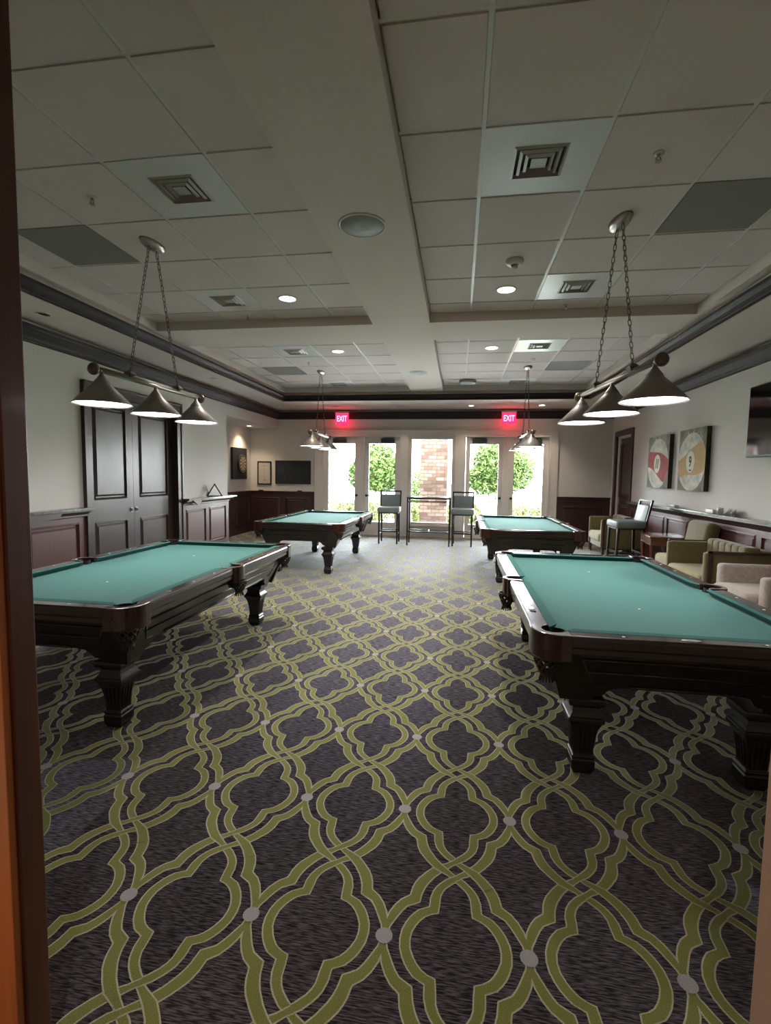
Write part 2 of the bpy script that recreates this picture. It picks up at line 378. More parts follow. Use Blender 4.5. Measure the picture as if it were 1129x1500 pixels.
# fascia between the soffit and the beam layer
c.bx(LX - .05, LX - .012, YF, YB, ZS + .05, ZB).bx(RX + .012, RX + .05, YF, YB, ZS + .05, ZB).bx(LX, RX, LYB + .012, LYB + .05, ZS + .05, ZB).bx(LX, RX, LYF - .05, LYF - .012, ZS + .05, ZB)
struct(c.build('ceiling', DRYW))
T = .6688
skip = {}
def grid(ci, cj, gx, gy):
    x0, x1 = CX[ci]; y0, y1 = CY[cj]
    gxs = sorted([x0] + [g for g in [gx + k * T for k in range(-12, 12)] if x0 + .02 < g < x1 - .02] + [x1])
    gys = sorted([y0] + [g for g in [gy + k * T for k in range(-12, 12)] if y0 + .02 < g < y1 - .02] + [y1])
    return gxs, gys
GR = {}
for ci, gx in ((0, -1.5327), (1, .0841)):
    for cj, gy in ((0, 2.1335), (1, 7.015)): GR[ci, cj] = grid(ci, cj, gx, gy)
special = [(-1.867, 3.136, 'v'), (.419, 3.136, 'v'), (-2.536, 5.143, 'v'), (1.088, 5.143, 'v'), (-2.536, 7.349, 'v'), (1.088, 7.349, 'v'), (-2.536, 10.024, 'v'), (1.088, 10.024, 'v'),
           (-3.205, 3.805, 'd'), (1.757, 3.805, 'd'), (-3.205, 8.687, 'd'), (1.757, 8.687, 'd')]
t = MB(); g_ = MB()
for key, (gxs, gys) in GR.items():
    for a, b in zip(gxs[:-1], gxs[1:]):
        for p, q in zip(gys[:-1], gys[1:]):
            if any(a < sx_ < b and p < sy_ < q for sx_, sy_, _ in special): continue
            t.frust(a + .011, b - .011, p + .011, q - .011, ZT + .02, a + .014, b - .014, p + .014, q - .014, ZT - .004)
    for gx in gxs[1:-1]: g_.bx(gx - .012, gx + .012, gys[0], gys[-1], ZT + .004, ZT + .02)
    for gy in gys[1:-1]: g_.bx(gxs[0], gxs[-1], gy - .012, gy + .012, ZT + .0035, ZT + .02)
struct(t.build('ceiling_tiles', TILE)); struct(g_.build('ceiling_grid', TBAR))

def vent(x, y, label):
    o = thing('ceiling_vent', label, 'air vent', (x, y, ZT), group='square ceiling air vents')
    h = T / 2 - .012
    p = MB(); a = .15
    for r in ((-h, h, -h, -a), (-h, h, a, h), (-h, -a, -a, a), (a, h, -a, a)): p.bx(*r, -.004, .006)
    p.build('panel', VENT, o)
    k = MB().bx(-a, a, -a, a, .02, .025); k.build('duct_opening', BLACK, o)
    f = MB()
    for s_, dz in ((.155, -.003), (.118, -.006), (.082, -.009)):
        i_ = s_ - .017; L = []
        for (q, z) in ((s_, dz), (i_, dz - .010), (i_ - .004, dz + .014), (s_ - .003, dz + .016)):
            L += [(-q, -q, z), (q, -q, z), (q, q, z), (-q, q, z)]
        fs = []
        for m in range(4):
            m2 = (m + 1) % 4
            for n in range(4): n2 = (n + 1) % 4; fs.append((m * 4 + n, m * 4 + n2, m2 * 4 + n2, m2 * 4 + n))
        f.add(L, fs)
    f.build('louver', VENTB, o)
    MB().frust(-.045, .045, -.045, .045, -.012, -.02, .02, -.02, .02, .012).build('center_plate', VENTB, o)
    return o
vl = ['white square ceiling vent in the front left coffer, nearest the doorway', 'white square ceiling vent in the front right coffer, nearest the doorway',
      'white ceiling vent beside the pink glowing downlight of the front left coffer', 'shiny white ceiling vent behind the chains of the front right pool lamp',
      'ceiling vent at the near edge of the rear left coffer', 'bright ceiling vent at the near edge of the rear right coffer',
      'small looking ceiling vent behind the rear left lamp canopy', 'small looking ceiling vent behind the rear right lamp canopy']
vi = 0; di = 0
dl = ['dark grey ceiling grille by the left front crown moulding', 'dark grey ceiling grille right of the front right lamp canopy', 'grey ceiling grille left of the rear left lamp canopy', 'grey ceiling grille right of the rear right lamp canopy']
for x, y, k in special:
    if k == 'v': vent(x, y, vl[vi]); vi += 1
    else:
        h = T / 2 - .012
        o = MB().bx(x - h, x + h, y - h, y + h, ZT - .002, ZT + .012).build('return_air_grille', DTILE); tag(o, dl[di], 'air grille', 'dark return air grilles'); di += 1

def spotlight(x, y, z, energy, col, ang=2.2, blend=.8, r=.05, name='downlight_lamp'):
    L = bpy.data.lights.new(name, 'SPOT'); L.energy = energy; L.color = col; L.spot_size = ang; L.spot_blend = blend; L.shadow_soft_size = r
    o = bpy.data.objects.new(name, L); C.objects.link(o); o.location = (x, y, z); return o
def downlight(x, y, z, label, lens=SPOTE, energy=0, col=(1, .9, .8), r=.085, group='recessed ceiling downlights', ang=2.2):
    o = thing('recessed_downlight', label, 'downlight', (x, y, z), group=group)
    MB().lathe([(r + .018, .003), (r + .018, -.004), (r + .004, -.006), (r, .0), (r - .004, .0015), (r + .0, .003)], n=28, capb=False, capt=False).build('trim_ring', OFFW, o)
    MB().lathe([(r, .0), (r, .001)], n=28).build('lens', lens, o)
    if energy: spotlight(x, y, z - .03, energy, col, ang)
    return o
K = 1.5
downlight(-1.867, 5.143, ZT - .006, 'bright pinkish white downlight in the front left coffer', energy=28 * K)
downlight(.419, 5.143, ZT - .006, 'downlight in the front right coffer below the smoke detector', energy=28 * K)
downlight(-1.877, 7.38, ZT - .006, 'warm yellow downlight in the rear left coffer', SPOTW, energy=20 * K, col=(1, .8, .6))
downlight(.424, 7.39, ZT - .006, 'bright downlight in the rear right coffer', energy=28 * K)
for i, x in enumerate((-2.93, -1.37, .233, 1.78)):
    downlight(x, 11.33, ZS, ['small downlight in the rear soffit, leftmost of the row of four', 'small downlight in the rear soffit right of the left exit sign', 'dim small downlight in the rear soffit left of the right exit sign', 'small lit downlight in the rear soffit, rightmost of the row'][i], [SPOTO, SPOTO, SPOTW, SPOTE][i], energy=[5, 5, 9, 12][i] * K, r=.06, group='small soffit downlights', ang=1.8, col=(1, .82, .66))
downlight(-4.25, 4.53, ZS, 'unlit small downlight in the left soffit, nearest the doorway', SPOTO, r=.05, group='small soffit downlights')
downlight(-4.17, 7.85, ZS, 'unlit small downlight in the left soffit above the dark double doors', SPOTO, r=.05, group='small soffit downlights')
downlight(-5.08, 11.30, 2.655, 'small warm downlight shining on the dartboard', SPOTW, energy=9 * K, r=.06, group='small soffit downlights', ang=2.0, col=(1, .78, .55))
downlight(-4.95, 10.2, 2.655, 'dim small downlight in the alcove nearer than the dartboard', SPOTO, energy=0, r=.06, group='small soffit downlights')

def lath(name, label, cat, x, y, z, prof, m, n=28, group=None):
    o = MB().lathe(prof, n=n).build(name, m, loc=(x, y, z)); return tag(o, label, cat, group)
for (x, y, lb) in ((-.727, 3.53, 'round grey speaker on the central beam, nearest the doorway'), (-.736, 8.54, 'round speaker on the central beam toward the back doors')):
    o = thing('ceiling_speaker', lb, 'speaker', (x, y, ZB), group='round speakers in the central beam')
    MB().lathe([(.172, .0), (.172, -.006), (.160, -.010), (.155, -.004)], n=40, capb=False, capt=False).build('rim', OFFW, o)
    MB().lathe([(.156, -.003), (.156, -.006), (.05, -.009), (.006, -.009)], n=40).build('grille', GREYPL, o)
    MB().lathe([(.006, -.009), (.006, -.012)], n=10).build('badge', WHITE, o)
o = thing('smoke_detector', 'round off-white smoke detector in the front right coffer', 'smoke detector', (.43, 4.474, ZT - .004))
MB().lathe([(.075, 0), (.078, -.012), (.066, -.034), (.035, -.040), (.033, -.040)], n=28).build('housing', OFFW, o)
MB().lathe([(.032, -.040), (.026, -.062), (.012, -.068), (.001, -.068)], n=20).build('sensing_chamber', PEWT, o)
o = thing('ceiling_access_point', 'flat dark rimmed disc hanging under the rear right coffer', 'ceiling disc', (.123, 9.847, ZT - .004))
MB().lathe([(.16, -.012), (.165, -.03), (.16, -.05), (.12, -.056), (.001, -.056)], n=32).build('disc', [GREYPL], o)
MB().lathe([(.11, 0), (.11, -.013)], n=24).build('mount', PEWT, o)
def sprinkler(x, y, lb):
    o = thing('fire_sprinkler', lb, 'sprinkler', (x, y, ZT - .004), group='ceiling fire sprinklers')
    MB().lathe([(.03, 0), (.03, -.004), (.012, -.008)], n=18).build('escutcheon', OFFW, o)
    s = MB().lathe([(.009, -.006), (.009, -.02)], n=10).tube([(-.006, 0, -.02), (-.014, 0, -.032), (0, 0, -.046)], .003, 6).tube([(.006, 0, -.02), (.014, 0, -.032), (0, 0, -.046)], .003, 6)
    s.lathe([(.018, -.046), (.018, -.048)], n=14); s.build('head', NICK, o)
for x, y, lb in ((-2.536, 3.14, 'small sprinkler left of the front left ceiling vent'), (1.088, 3.14, 'small sprinkler right of the front right ceiling vent'), (-2.536, 5.63, 'small sprinkler at the far edge of the front left coffer'),
                 (1.10, 5.66, 'small sprinkler at the far edge of the front right coffer'), (-2.55, 8.05, 'small sprinkler in the rear left coffer'), (1.12, 8.1, 'small sprinkler in the rear right coffer')): sprinkler(x, y, lb)

# ------------------------------------------------------------------ crown mouldings
def prof_run(prof, path, name, m, closed=False):
    """profile (inward offset, z) swept along horizontal path of (x,y); inward = left of travel"""
    n = len(path); mb = MB(); pts = []
    for i in range(n):
        p = Vector(path[i]); a = Vector(path[i - 1]) if (i > 0 or closed) else None; b = Vector(path[(i + 1) % n]) if (i < n - 1 or closed) else None
        nn = []
        if a is not None: d = (p - a).normalized(); nn.append(Vector((-d.y, d.x)))
        if b is not None: d = (b - p).normalized(); nn.append(Vector((-d.y, d.x)))
        if len(nn) == 2: v = (nn[0] + nn[1]); v = v / v.dot(nn[0])
        else: v = nn[0]
        pts.append([(p.x + v.x * o, p.y + v.y * o, z) for o, z in prof])
    m_ = len(prof)
    for i in range(n if closed else n - 1):
        j = (i + 1) % n
        mb.add(pts[i] + pts[j], [(k, (k + 1) % m_, (k + 1) % m_ + m_, k + m_) for k in range(m_)])
    if not closed:
        mb.add(pts[0], [tuple(range(m_))]); mb.add(pts[-1], [tuple(range(m_))])
    return struct(mb.build(name, m))
cp = [(0, 2.885), (.018, 2.885), (.02, 2.905), (.03, 2.915), (.04, 2.94), (.075, 2.985), (.085, 3.0), (.098, 3.005), (.105, 3.03), (.118, 3.035), (.12, 3.052), (0, 3.052)]
prof_run(cp, [(XL, YF), (XR, YF), (XR, YB), (XL, YB)], 'trim_6', CROWN, closed=True)
up = [(-.02, ZS - .006), (.03, ZS - .006), (.034, ZS + .006), (.022, ZS + .018), (.03, ZS + .05), (.05, ZS + .075), (.062, ZS + .085), (.064, ZS + .112), (-.02, ZS + .112), (-.02, ZS - .0)]
prof_run([(o, z) for o, z in up], [(LX, LYF), (RX, LYF), (RX, LYB), (LX, LYB)], 'trim_7', CROWN, closed=True)

# ------------------------------------------------------------------ wainscot, ledges, doors
def panels(mb, ax, plane, s, u0, u1, z0, z1, n, gap=.09, d=.02):
    """raised panels on plane; s=+1 faces +axis"""
    wdt = (u1 - u0 - gap * (n + 1)) / n
    for i in range(n):
        a = u0 + gap + i * (wdt + gap); b = a + wdt
        rings = [(0, d * .9), (.022, d * 1.4), (.03, .2 * d), (.045, .2 * d), (.07, d * .9)]
        vs = []
        for ins, h in rings:
            for (u, z) in ((a + ins, z0 + ins), (b - ins, z0 + ins), (b - ins, z1 - ins), (a + ins, z1 - ins)):
                p = plane + s * h
                vs.append((p, u, z) if ax == 'x' else (u, p, z))
        fs = [(r * 4 + k, r * 4 + (k + 1) % 4, r * 4 + 4 + (k + 1) % 4, r * 4 + 4 + k) for r in range(len(rings) - 1) for k in range(4)]
        fs.append(tuple(range(len(vs) - 4, len(vs))))
        mb.add(vs, fs)
    # rails/stiles around
    def q(u_0, u_1, za, zb):
        lo, hi = sorted((plane, plane + s * d * .9))
        if ax == 'x': mb.bx(lo, hi, u_0, u_1, za, zb)
        else: mb.bx(u_0, u_1, lo, hi, za, zb)
    for i in range(n + 1): a = u0 + i * (wdt + gap); q(a, a + gap, z0, z1)
    return mb
# left wall
for nm, (a, b, n) in {'trim_8': (YF, DY0, 5), 'trim_9': (DY1, YA, 2)}.items():
    m = MB(); panels(m, 'x', XL, 1, a, b, .20, .88, n, gap=.11, d=.022)
    m.bx(XL, XL + .02, a, b, .88, 1.02).bx(XL, XL + .02, a, b, .12, .20).bx(XL, XL + .035, a, b, 0, .13).bx(XL, XL + .05, a, b, .955, 1.0)
    struct(m.build(nm, MAHOG))
    m = MB(); m.bx(XL, XL + .15, a, b + (.12 if nm == 'trim_9' else 0), 1.03, 1.065)
    if nm == 'trim_9': m.bx(XL - .16, XL, YA, YA + .12, 1.03, 1.065)
    o = struct(m.build('trim_10' if nm == 'trim_8' else 'trim_11', STONE, bevel=.005))
    m = MB().prism([(XL, .93), (XL + .03, .95), (XL + .07, 1.0), (XL + .12, 1.015), (XL + .12, 1.03), (XL, 1.03)], a, b, 'y')
    struct(m.build('trim_12' if nm == 'trim_8' else 'trim_13', DMAHOG))
m = MB(); m.bx(XL - .14, XL, YA, YA + .02, 0, 1.03); struct(m.build('trim_14', MAHOG))
# brackets under left ledge
m = MB()
for (ya, yb) in ((7.72, 8.02), (4.3, 4.95)):
    m.prism([(ya, 1.03), (yb, 1.03), (yb - .06, .965), (ya + .16, .95)], XL + .10, XL + .13, 'x')
struct(m.build('trim_24', DMAHOG))
# alcove + back wall wainscot
m = MB(); panels(m, 'x', XA, 1, YA, YB, .22, .9, 3, gap=.12); m.bx(XA, XA + .02, YA, YB, .9, 1.05).bx(XA, XA + .03, YA, YB, 0, .22).bx(XA, XA + .045, YA, YB, 1.035, 1.06)
panels(m, 'y', YB, -1, XA, -3.628, .22, .9, 2, gap=.14); m.bx(XA, -3.628, YB - .02, YB, .9, 1.05).bx(XA, -3.628, YB - .03, YB, 0, .22).bx(XA, -3.628, YB - .045, YB, 1.035, 1.06)
struct(m.build('trim_15', DMAHOG))
m = MB(); panels(m, 'y', YB, -1, 2.298, XR, .22, .84, 1, gap=.14); m.bx(2.298, XR, YB - .02, YB, .84, 1.05).bx(2.298, XR, YB - .03, YB, 0, .22).bx(2.298, XR, YB - .045, YB, 1.03, 1.06).bx(2.298, XR, YB - .03, YB, .93, .95)
struct(m.build('trim_16', DMAHOG))
# right wall wainscot + ledge
m = MB(); panels(m, 'x', XR, -1, YF, RY0, .20, .88, 11, gap=.10, d=.022)
m.bx(XR - .02, XR, YF, RY0, .88, 1.02).bx(XR - .02, XR, YF, RY0, .12, .20).bx(XR - .035, XR, YF, RY0, 0, .13)
struct(m.build('trim_17', MAHOG))
m = MB().bx(XR - .15, XR, YF, 10.45, 1.03, 1.06); struct(m.build('trim_18', STONE, bevel=.004))
m = MB().prism([(XR, .92), (XR - .03, .94), (XR - .04, .955), (XR - .07, .995), (XR - .12, 1.01), (XR - .12, 1.03), (XR, 1.03)], YF, 10.45, 'y'); struct(m.build('trim_19', DMAHOG))
# baseboard back
# ---- left double doors
m = MB()
cw = .12
m.bx(XL - .10, XL + .035, DY0, DY0 + cw, 0, DZ).bx(XL - .10, XL + .035, DY1 - cw, DY1, 0, DZ).bx(XL - .10, XL + .035, DY0 + cw, DY1 - cw, DZ - cw, DZ)
m.bx(XL, XL + .05, DY0 - .015, DY0 + .02, 0, DZ + .01).bx(XL, XL + .05, DY1 - .02, DY1 + .015, 0, DZ + .01).bx(XL, XL + .05, DY0, DY1, DZ - .02, DZ + .015)
struct(m.build('trim_20', DOORW, bevel=.004))
def leaf(y0, y1, name, hy):
    z0, z1 = .01, DZ - cw; X = XL - .09
    o = MB(); o.bx(X - .04, X, y0, y1, z0, z1)
    panels(o, 'x', X, 1, y0, y1, .22, .84, 1, gap=.13, d=.02); panels(o, 'x', X, 1, y0, y1, 1.13, z1 - .12, 1, gap=.13, d=.02)
    o.bx(X, X + .018, y0, y1, z0, .22).bx(X, X + .018, y0, y1, .84, 1.13).bx(X, X + .018, y0, y1, z1 - .12, z1)
    d = struct(o.build(name, DOORW))
    hn = MB().bx(X + .018, X + .024, hy - .022, hy + .022, .925, .995).bx(X + .024, X + .04, hy - .014, hy - .006, .94, .98).bx(X + .024, X + .04, hy + .006, hy + .014, .94, .98).bx(X + .024, X + .04, hy - .014, hy + .014, .972, .98); hn.build('handle', PEWT, d, bevel=.0015)
ym = 6.46
leaf(DY0 + cw, ym - .002, 'door_5', ym - .055); leaf(ym + .002, DY1 - cw - .0, 'door_6', ym + .055)
m = MB().bx(XL - .2, XL - .15, DY0, DY1, 0, DZ); struct(m.build('wall_closet', DMAHOG))
# ---- right door
m = MB().bx(XR - .03, XR + .1, RY0, RY0 + .11, 0, 2.55).bx(XR - .03, XR + .1, RY1 - .11, RY1, 0, 2.55).bx(XR - .03, XR + .1, RY0 + .11, RY1 - .11, 2.44, 2.55)
struct(m.build('trim_21', DMAHOG, bevel=.005))
m = MB().bx(XR + .02, XR + .1, RY1 - .21, RY1 - .11, 0, 2.44).bx(XR + .02, XR + .1, RY0 + .11, RY0 + .14, 0, 2.44).bx(XR + .02, XR + .1, RY0 + .14, RY1 - .21, 2.39, 2.44)
struct(m.build('trim_22', TRIMW))
m = MB().bx(XR + .06, XR + .1, RY0 + .14, RY1 - .21, .01, 2.39); panels(m, 'x', XR + .06, -1, RY0 + .14, RY1 - .21, .2, .95, 1, gap=.12); panels(m, 'x', XR + .06, -1, RY0 + .14, RY1 - .21, 1.1, 2.27, 1, gap=.12)
d = struct(m.build('door_7', DMAHOG))
MB().tube([(XR + .03, RY0 + .2, .97), (XR + .03, RY0 + .31, .97)], .01).build('handle', NICK, d)

# ---- back glass doors
def gdoor(name, x0, x1, gx0, gx1, hinge, closer_x):
    Y0, Y1 = YB + .03, YB + .08
    m = MB(); m.bx(x0, gx0, Y0, Y1, .01, 2.449).bx(gx1, x1, Y0, Y1, .01, 2.449).bx(gx0, gx1, Y0, Y1, 2.285, 2.449).bx(gx0, gx1, Y0, Y1, .01, .33)
    e = .014
    m.bx(gx0 - e, gx0, Y0 - .008, Y0, .33 - e, 2.285 + e).bx(gx1, gx1 + e, Y0 - .008, Y0, .33 - e, 2.285 + e).bx(gx0, gx1, Y0 - .008, Y0, .33 - e, .33).bx(gx0, gx1, Y0 - .008, Y0, 2.285, 2.285 + e)
    d = struct(m.build(name, TRIMW))
    MB().bx(gx0, gx1, Y0 + .02, Y0 + .026, .33, 2.285).build('glass', GLASS, d)
    hx = (gx1 + x1) / 2 if hinge == 'l' else (gx0 + x0) / 2; s = -1 if hinge == 'l' else 1
    k = MB(); k0 = len(k.v); k.lathe([(.032, 0), (.032, .012), (.014, .02), (.014, .045)], n=20); k.xf(Matrix.Translation((hx, Y0, .99)) @ Matrix.Rotation(PI / 2, 4, 'X'))
    k.tube([(hx, Y0 - .045, .99), (hx + s * .04, Y0 - .05, .992), (hx + s * .12, Y0 - .048, .985)], [.011, .010, .008]); k.build('handle', BLKM, d)
    cb = MB().rbx(closer_x - .17, closer_x + .17, Y0 - .075, Y0 - .008, 2.30, 2.415, .008); cb.bx(closer_x - .12, closer_x + .14, Y0 - .05, Y0 - .035, 2.418, 2.432); cb.build('door_closer', CLOSER, d)
gdoor('door_1', -3.385, -2.50, -3.276, -2.598, 'l', -2.98)
gdoor('door_2', -2.354, -1.465, -2.235, -1.575, 'r', -1.76)
gdoor('door_3', .155, 1.03, .258, .930, 'l', .47)
gdoor('door_4', 1.197, 2.085, 1.293, 1.966, 'r', 1.75)
m = MB().bx(-2.497, -2.357, YB - .02, YB + .09, 0, 2.45).bx(1.033, 1.194, YB - .02, YB + .09, 0, 2.45).bx(-2.45, -2.405, YB - .035, YB - .02, 0, 2.45).bx(1.09, 1.135, YB - .035, YB - .02, 0, 2.45)
m.bx(-3.39, -1.46, YB, YB + .12, -.02, .008).bx(.15, 2.09, YB, YB + .12, -.02, .008)
struct(m.build('trim_23', TRIMW, bevel=.004))
# window
x0, x1, z0, z1 = OPS[1]
m = MB(); e = .065
m.bx(x0, x0 + e, YB - .01, YB + .08, z0, z1).bx(x1 - e, x1, YB - .01, YB + .08, z0, z1).bx(x0 + e, x1 - e, YB - .01, YB + .08, z0, z0 + e).bx(x0 + e, x1 - e, YB - .01, YB + .08, z1 - e, z1)
m.bx(x0, x0 + .018, YB - .03, YB - .01, z0, z1).bx(x1 - .018, x1, YB - .03, YB - .01, z0, z1).bx(x0, x1, YB - .03, YB - .01, z1 - .018, z1).bx(x0, x1, YB - .03, YB - .01, z0, z0 + .018)
wn = struct(m.build('window_1', TRIMW, bevel=.003)); MB().bx(x0 + e, x1 - e, YB + .03, YB + .036, z0 + e, z1 - e).build('pane', GLASS, wn)

# ------------------------------------------------------------------ text helper
def text_mesh(s, size, ext, name, m, parent, M):
    cu = bpy.data.curves.new(name, 'FONT'); cu.body = s; cu.size = size; cu.offset = size * .018; cu.extrude = ext; cu.align_x = 'CENTER'; cu.align_y = 'CENTER'
    to = bpy.data.objects.new(name, cu); C.objects.link(to); bpy.context.view_layer.update()
    me = bpy.data.meshes.new_from_object(to.evaluated_get(bpy.context.evaluated_depsgraph_get()))
    bpy.data.objects.remove(to); me.materials.clear(); me.materials.append(m); me.transform(M)
    o = bpy.data.objects.new(name, me); C.objects.link(o); o.parent = parent; return o
for x, lb in ((-2.88, 'red glowing EXIT sign above the left pair of glass doors'), (1.12, 'red glowing EXIT sign above the right pair of glass doors')):
    o = thing('exit_sign', lb, 'exit sign', (x, 11.78, 2.745), group='exit signs')
    MB().rbx(-.16, .16, -.02, .02, 0, .255, .01).build('panel', EXITR, o)
    text_mesh('EXIT', .17, .002, 'lettering', EXITL, o, Matrix.Translation((0, -.023, .125)) @ Matrix.Rotation(PI / 2, 4, 'X') @ Matrix.Diagonal((.74, 1.15, 1, 1)))
    MB().bx(-.17, .17, -.03, .03, .255, .30).bx(-.03, .03, -.02, .02, .30, .305).build('canopy', OFFW, o)
    L = bpy.data.lights.new('exit_glow', 'POINT'); L.energy = .35; L.color = (1, .05, .08); L.shadow_soft_size = .1
    lo = bpy.data.objects.new('exit_glow', L); C.objects.link(lo); lo.location = (x, 11.70, 2.72)

# ------------------------------------------------------------------ pool tables
HX, HY, HZ = .70, 1.275, .79
def arc(cx, cy, r, a0, a1, n): return [(cx + r * math.cos(math.radians(a0 + (a1 - a0) * i / (n - 1))), cy + r * math.sin(math.radians(a0 + (a1 - a0) * i / (n - 1)))) for i in range(n)]
def ring_strip(mb, out, inn, z0, z1, mi=0):
    n = len(out); vs = [(*p, z1) for p in out] + [(*p, z1) for p in inn] + [(*p, z0) for p in out] + [(*p, z0) for p in inn]
    fs = []
    for i in range(n - 1):
        fs += [(i, i + 1, n + i + 1, n + i), (2 * n + i, 3 * n + i, 3 * n + i + 1, 2 * n + i + 1), (i, 2 * n + i, 2 * n + i + 1, i + 1), (n + i, n + i + 1, 3 * n + i + 1, 3 * n + i)]
    fs += [(0, n, 3 * n, 2 * n), (n - 1, 3 * n - 1 + 0, 4 * n - 1, 2 * n - 1)]
    fs[-1] = (n - 1, 3 * n - 1, 4 * n - 1, 2 * n - 1)
    mb.add(vs, fs, mi)
def net(parent, cx, cy, ztop, r=.062):
    m = MB(); hs = .085
    def P(t, a): rr = r * (1 - .55 * t ** 1.6); return (cx + rr * math.cos(a), cy + rr * math.sin(a), ztop - hs * t)
    K_ = 9
    for k in range(K_):
        a = 2 * PI * k / K_
        for s in (1, -1): m.tube([P(t / 5, a + s * t / 5 * 1.3) for t in range(6)], .0055, 5)
    m.tube([P(0, 2 * PI * k / 16) for k in range(16)], .006, 5, closed=True); m.tube([P(.95, 2 * PI * k / 12) for k in range(12)], .008, 5, closed=True)
    o = m.build('pocket_net', LEATH, parent)
    f = MB()
    for k in range(14):
        a = 2 * PI * k / 14; x, y = cx + .022 * math.cos(a), cy + .022 * math.sin(a); x2, y2 = cx + .035 * math.cos(a), cy + .035 * math.sin(a)
        f.tube([(x, y, ztop - hs + .005), (x2, y2, ztop - hs - .035)], [.007, .003], 5)
    f.build('fringe', LEATH, o)
def pool_table(label):
    o = thing('pool_table', label, 'pool table', group='espresso pool tables with green felt')
    # legs
    prof = [(.050, 0), (.056, .012), (.066, .03), (.068, .075), (.060, .082), (.066, .090), (.066, .098), (.056, .106), (.058, .15), (.064, .20), (.074, .245), (.092, .285), (.102, .292), (.102, .310), (.094, .316), (.078, .338), (.074, .362), (.084, .370), (.100, .378), (.104, .392), (.104, .405), (.098, .415)]
    prof = [(a * .86, z) for a, z in prof]
    for sx in (-1, 1):
        for sy in (-1, 1):
            l = MB(); cx, cy = sx * .405, sy * 1.0; l.sq(prof, cx, cy)
            for dx in (-.030, -.010, .010, .030):
                for (a, b) in ((0, 1), (1, 0)):
                    for s in (-1, 1):
                        if a == 0: l.frust(cx + dx - .005, cx + dx + .005, cy + s * .048 - .004, cy + s * .048 + .004, .12, cx + dx * 1.25 - .006, cx + dx * 1.25 + .006, cy + s * .067 - .004, cy + s * .067 + .004, .262)
                        else: l.frust(cx + s * .048 - .004, cx + s * .048 + .004, cy + dx - .005, cy + dx + .005, .12, cx + s * .067 - .004, cx + s * .067 + .004, cy + dx * 1.25 - .006, cy + dx * 1.25 + .006, .262)
            l.build('leg', ESP, o, bevel=.003)
    # cabinet aprons (sloping), arched underside
    def apron(half, n_ax, off_t, off_b):
        pts = []
        H = half
        zt, zc = .685, .415
        c_ = [(-H, zc), (-H + .17, zc), (-H + .19, .435), (-H + .205, .445), (-H + .235, .448), (-H + .26, .475), (-H + .30, .498), (-H + .36, .505)]
        bot = c_ + [(-u, z) for u, z in reversed(c_)]
        m = MB(); vs = []; n = len(bot)
        def P(u, z, inset):
            t = (zt - z) / (zt - zc); k = 1 - .0
            off = off_t + (off_b - off_t) * t - inset
            uu = u * (1 - (off_t - off_b) / H * t * .9)
            return (off, uu, z) if n_ax == 'x' else (uu, off, z)
        for ins in (0, .03):
            for u, z in bot: vs.append(P(u, z, ins))
            for u, z in bot: vs.append(P(u, zt, ins))
        fs = []
        for i in range(n - 1):
            fs += [(i, i + 1, n + i + 1, n + i), (2 * n + i, 3 * n + i, 3 * n + i + 1, 2 * n + i + 1), (i, 2 * n + i, 2 * n + i + 1, i + 1)]
        fs += [(0, n, 3 * n, 2 * n), (n - 1, 3 * n - 1, 4 * n - 1, 2 * n - 1)]
        m.add(vs, fs)
        # moulding lines following the face
        for z, r in ((.655, .006), (.585, .005)):
            e = H - .16
            m.tube([P(-e, z, -.002), P(e, z, -.002)], r, 6)
        e = H - .16
        m.tube([P(-e, .655, -.002), P(-e + .03, .52, -.002), P(-e + .09, .52, -.002)], .004, 6); m.tube([P(e, .655, -.002), P(e - .03, .52, -.002), P(e - .09, .52, -.002)], .004, 6)
        m.tube([P(-H + .38, .512, -.003), P(H - .38, .512, -.003)], .008, 6)
        return m
    for s in (1, -1):
        a = apron(1.20, 'x', .632, .520)
        if s < 0: a.xf(Matrix.Rotation(PI, 4, 'Z'))
        a.build('side_apron', ESP, o)
        a = apron(.632, 'y', 1.20, 1.10)
        if s < 0: a.xf(Matrix.Rotation(PI, 4, 'Z'))
        a.build('end_apron', ESP, o)
    MB().bx(-.58, .58, -1.13, 1.13, .60, .735).build('slate', BLACK, o)
    # bed cloth with pocket cut outs
    ix, iy = HX - .085, HY - .085
    pc = .595; pcy = HY - .105; pcx = HX - .105
    out = []
    for (sx, sy) in ((1, 1), (-1, 1), (-1, -1), (1, -1)):
        if (sx, sy) == (1, 1):
            out += arc(HX - .05, 0, .058, -110 - 0, -250, 9)[::1] if False else []
    def corner(sx, sy):
        c = arc(sx * pcx, sy * pcy, .058, 0, 360, 2)
        # concave arc bulging to the centre of the table
        base = math.degrees(math.atan2(-sy, -sx)); a = arc(sx * pcx, sy * pcy, .058, base - 85, base + 85, 9)
        return a
    def side(sx):
        base = 180 if sx > 0 else 0; return arc(sx * (HX - .045), 0, .056, base - 60, base + 60, 9)
    poly = []
    for seg in (corner(1, -1), side(1), corner(1, 1), corner(-1, 1), side(-1), corner(-1, -1)):
        poly.append(seg)
    # order each so polygon runs counter clockwise
    P = []
    P += sorted(poly[0], key=lambda p: p[1] + p[0] * 1.0)            # (1,-1): from low to side
    P += sorted(poly[1], key=lambda p: p[1])
    P += sorted(poly[2], key=lambda p: p[1] - p[0])
    P += sorted(poly[3], key=lambda p: -(p[1] + p[0]))
    P += sorted(poly[4], key=lambda p: -p[1])
    P += sorted(poly[5], key=lambda p: p[0] - p[1])
    MB().prism(P, .735, .752, 'z').build('bed_cloth', FELT, o)
    # rails
    RW = .088
    def rail(poly): return MB().prism(poly, .705, HZ, 'z').build('rail', RAILW, o, bevel=.009, seg=3)
    yl = HY - .164
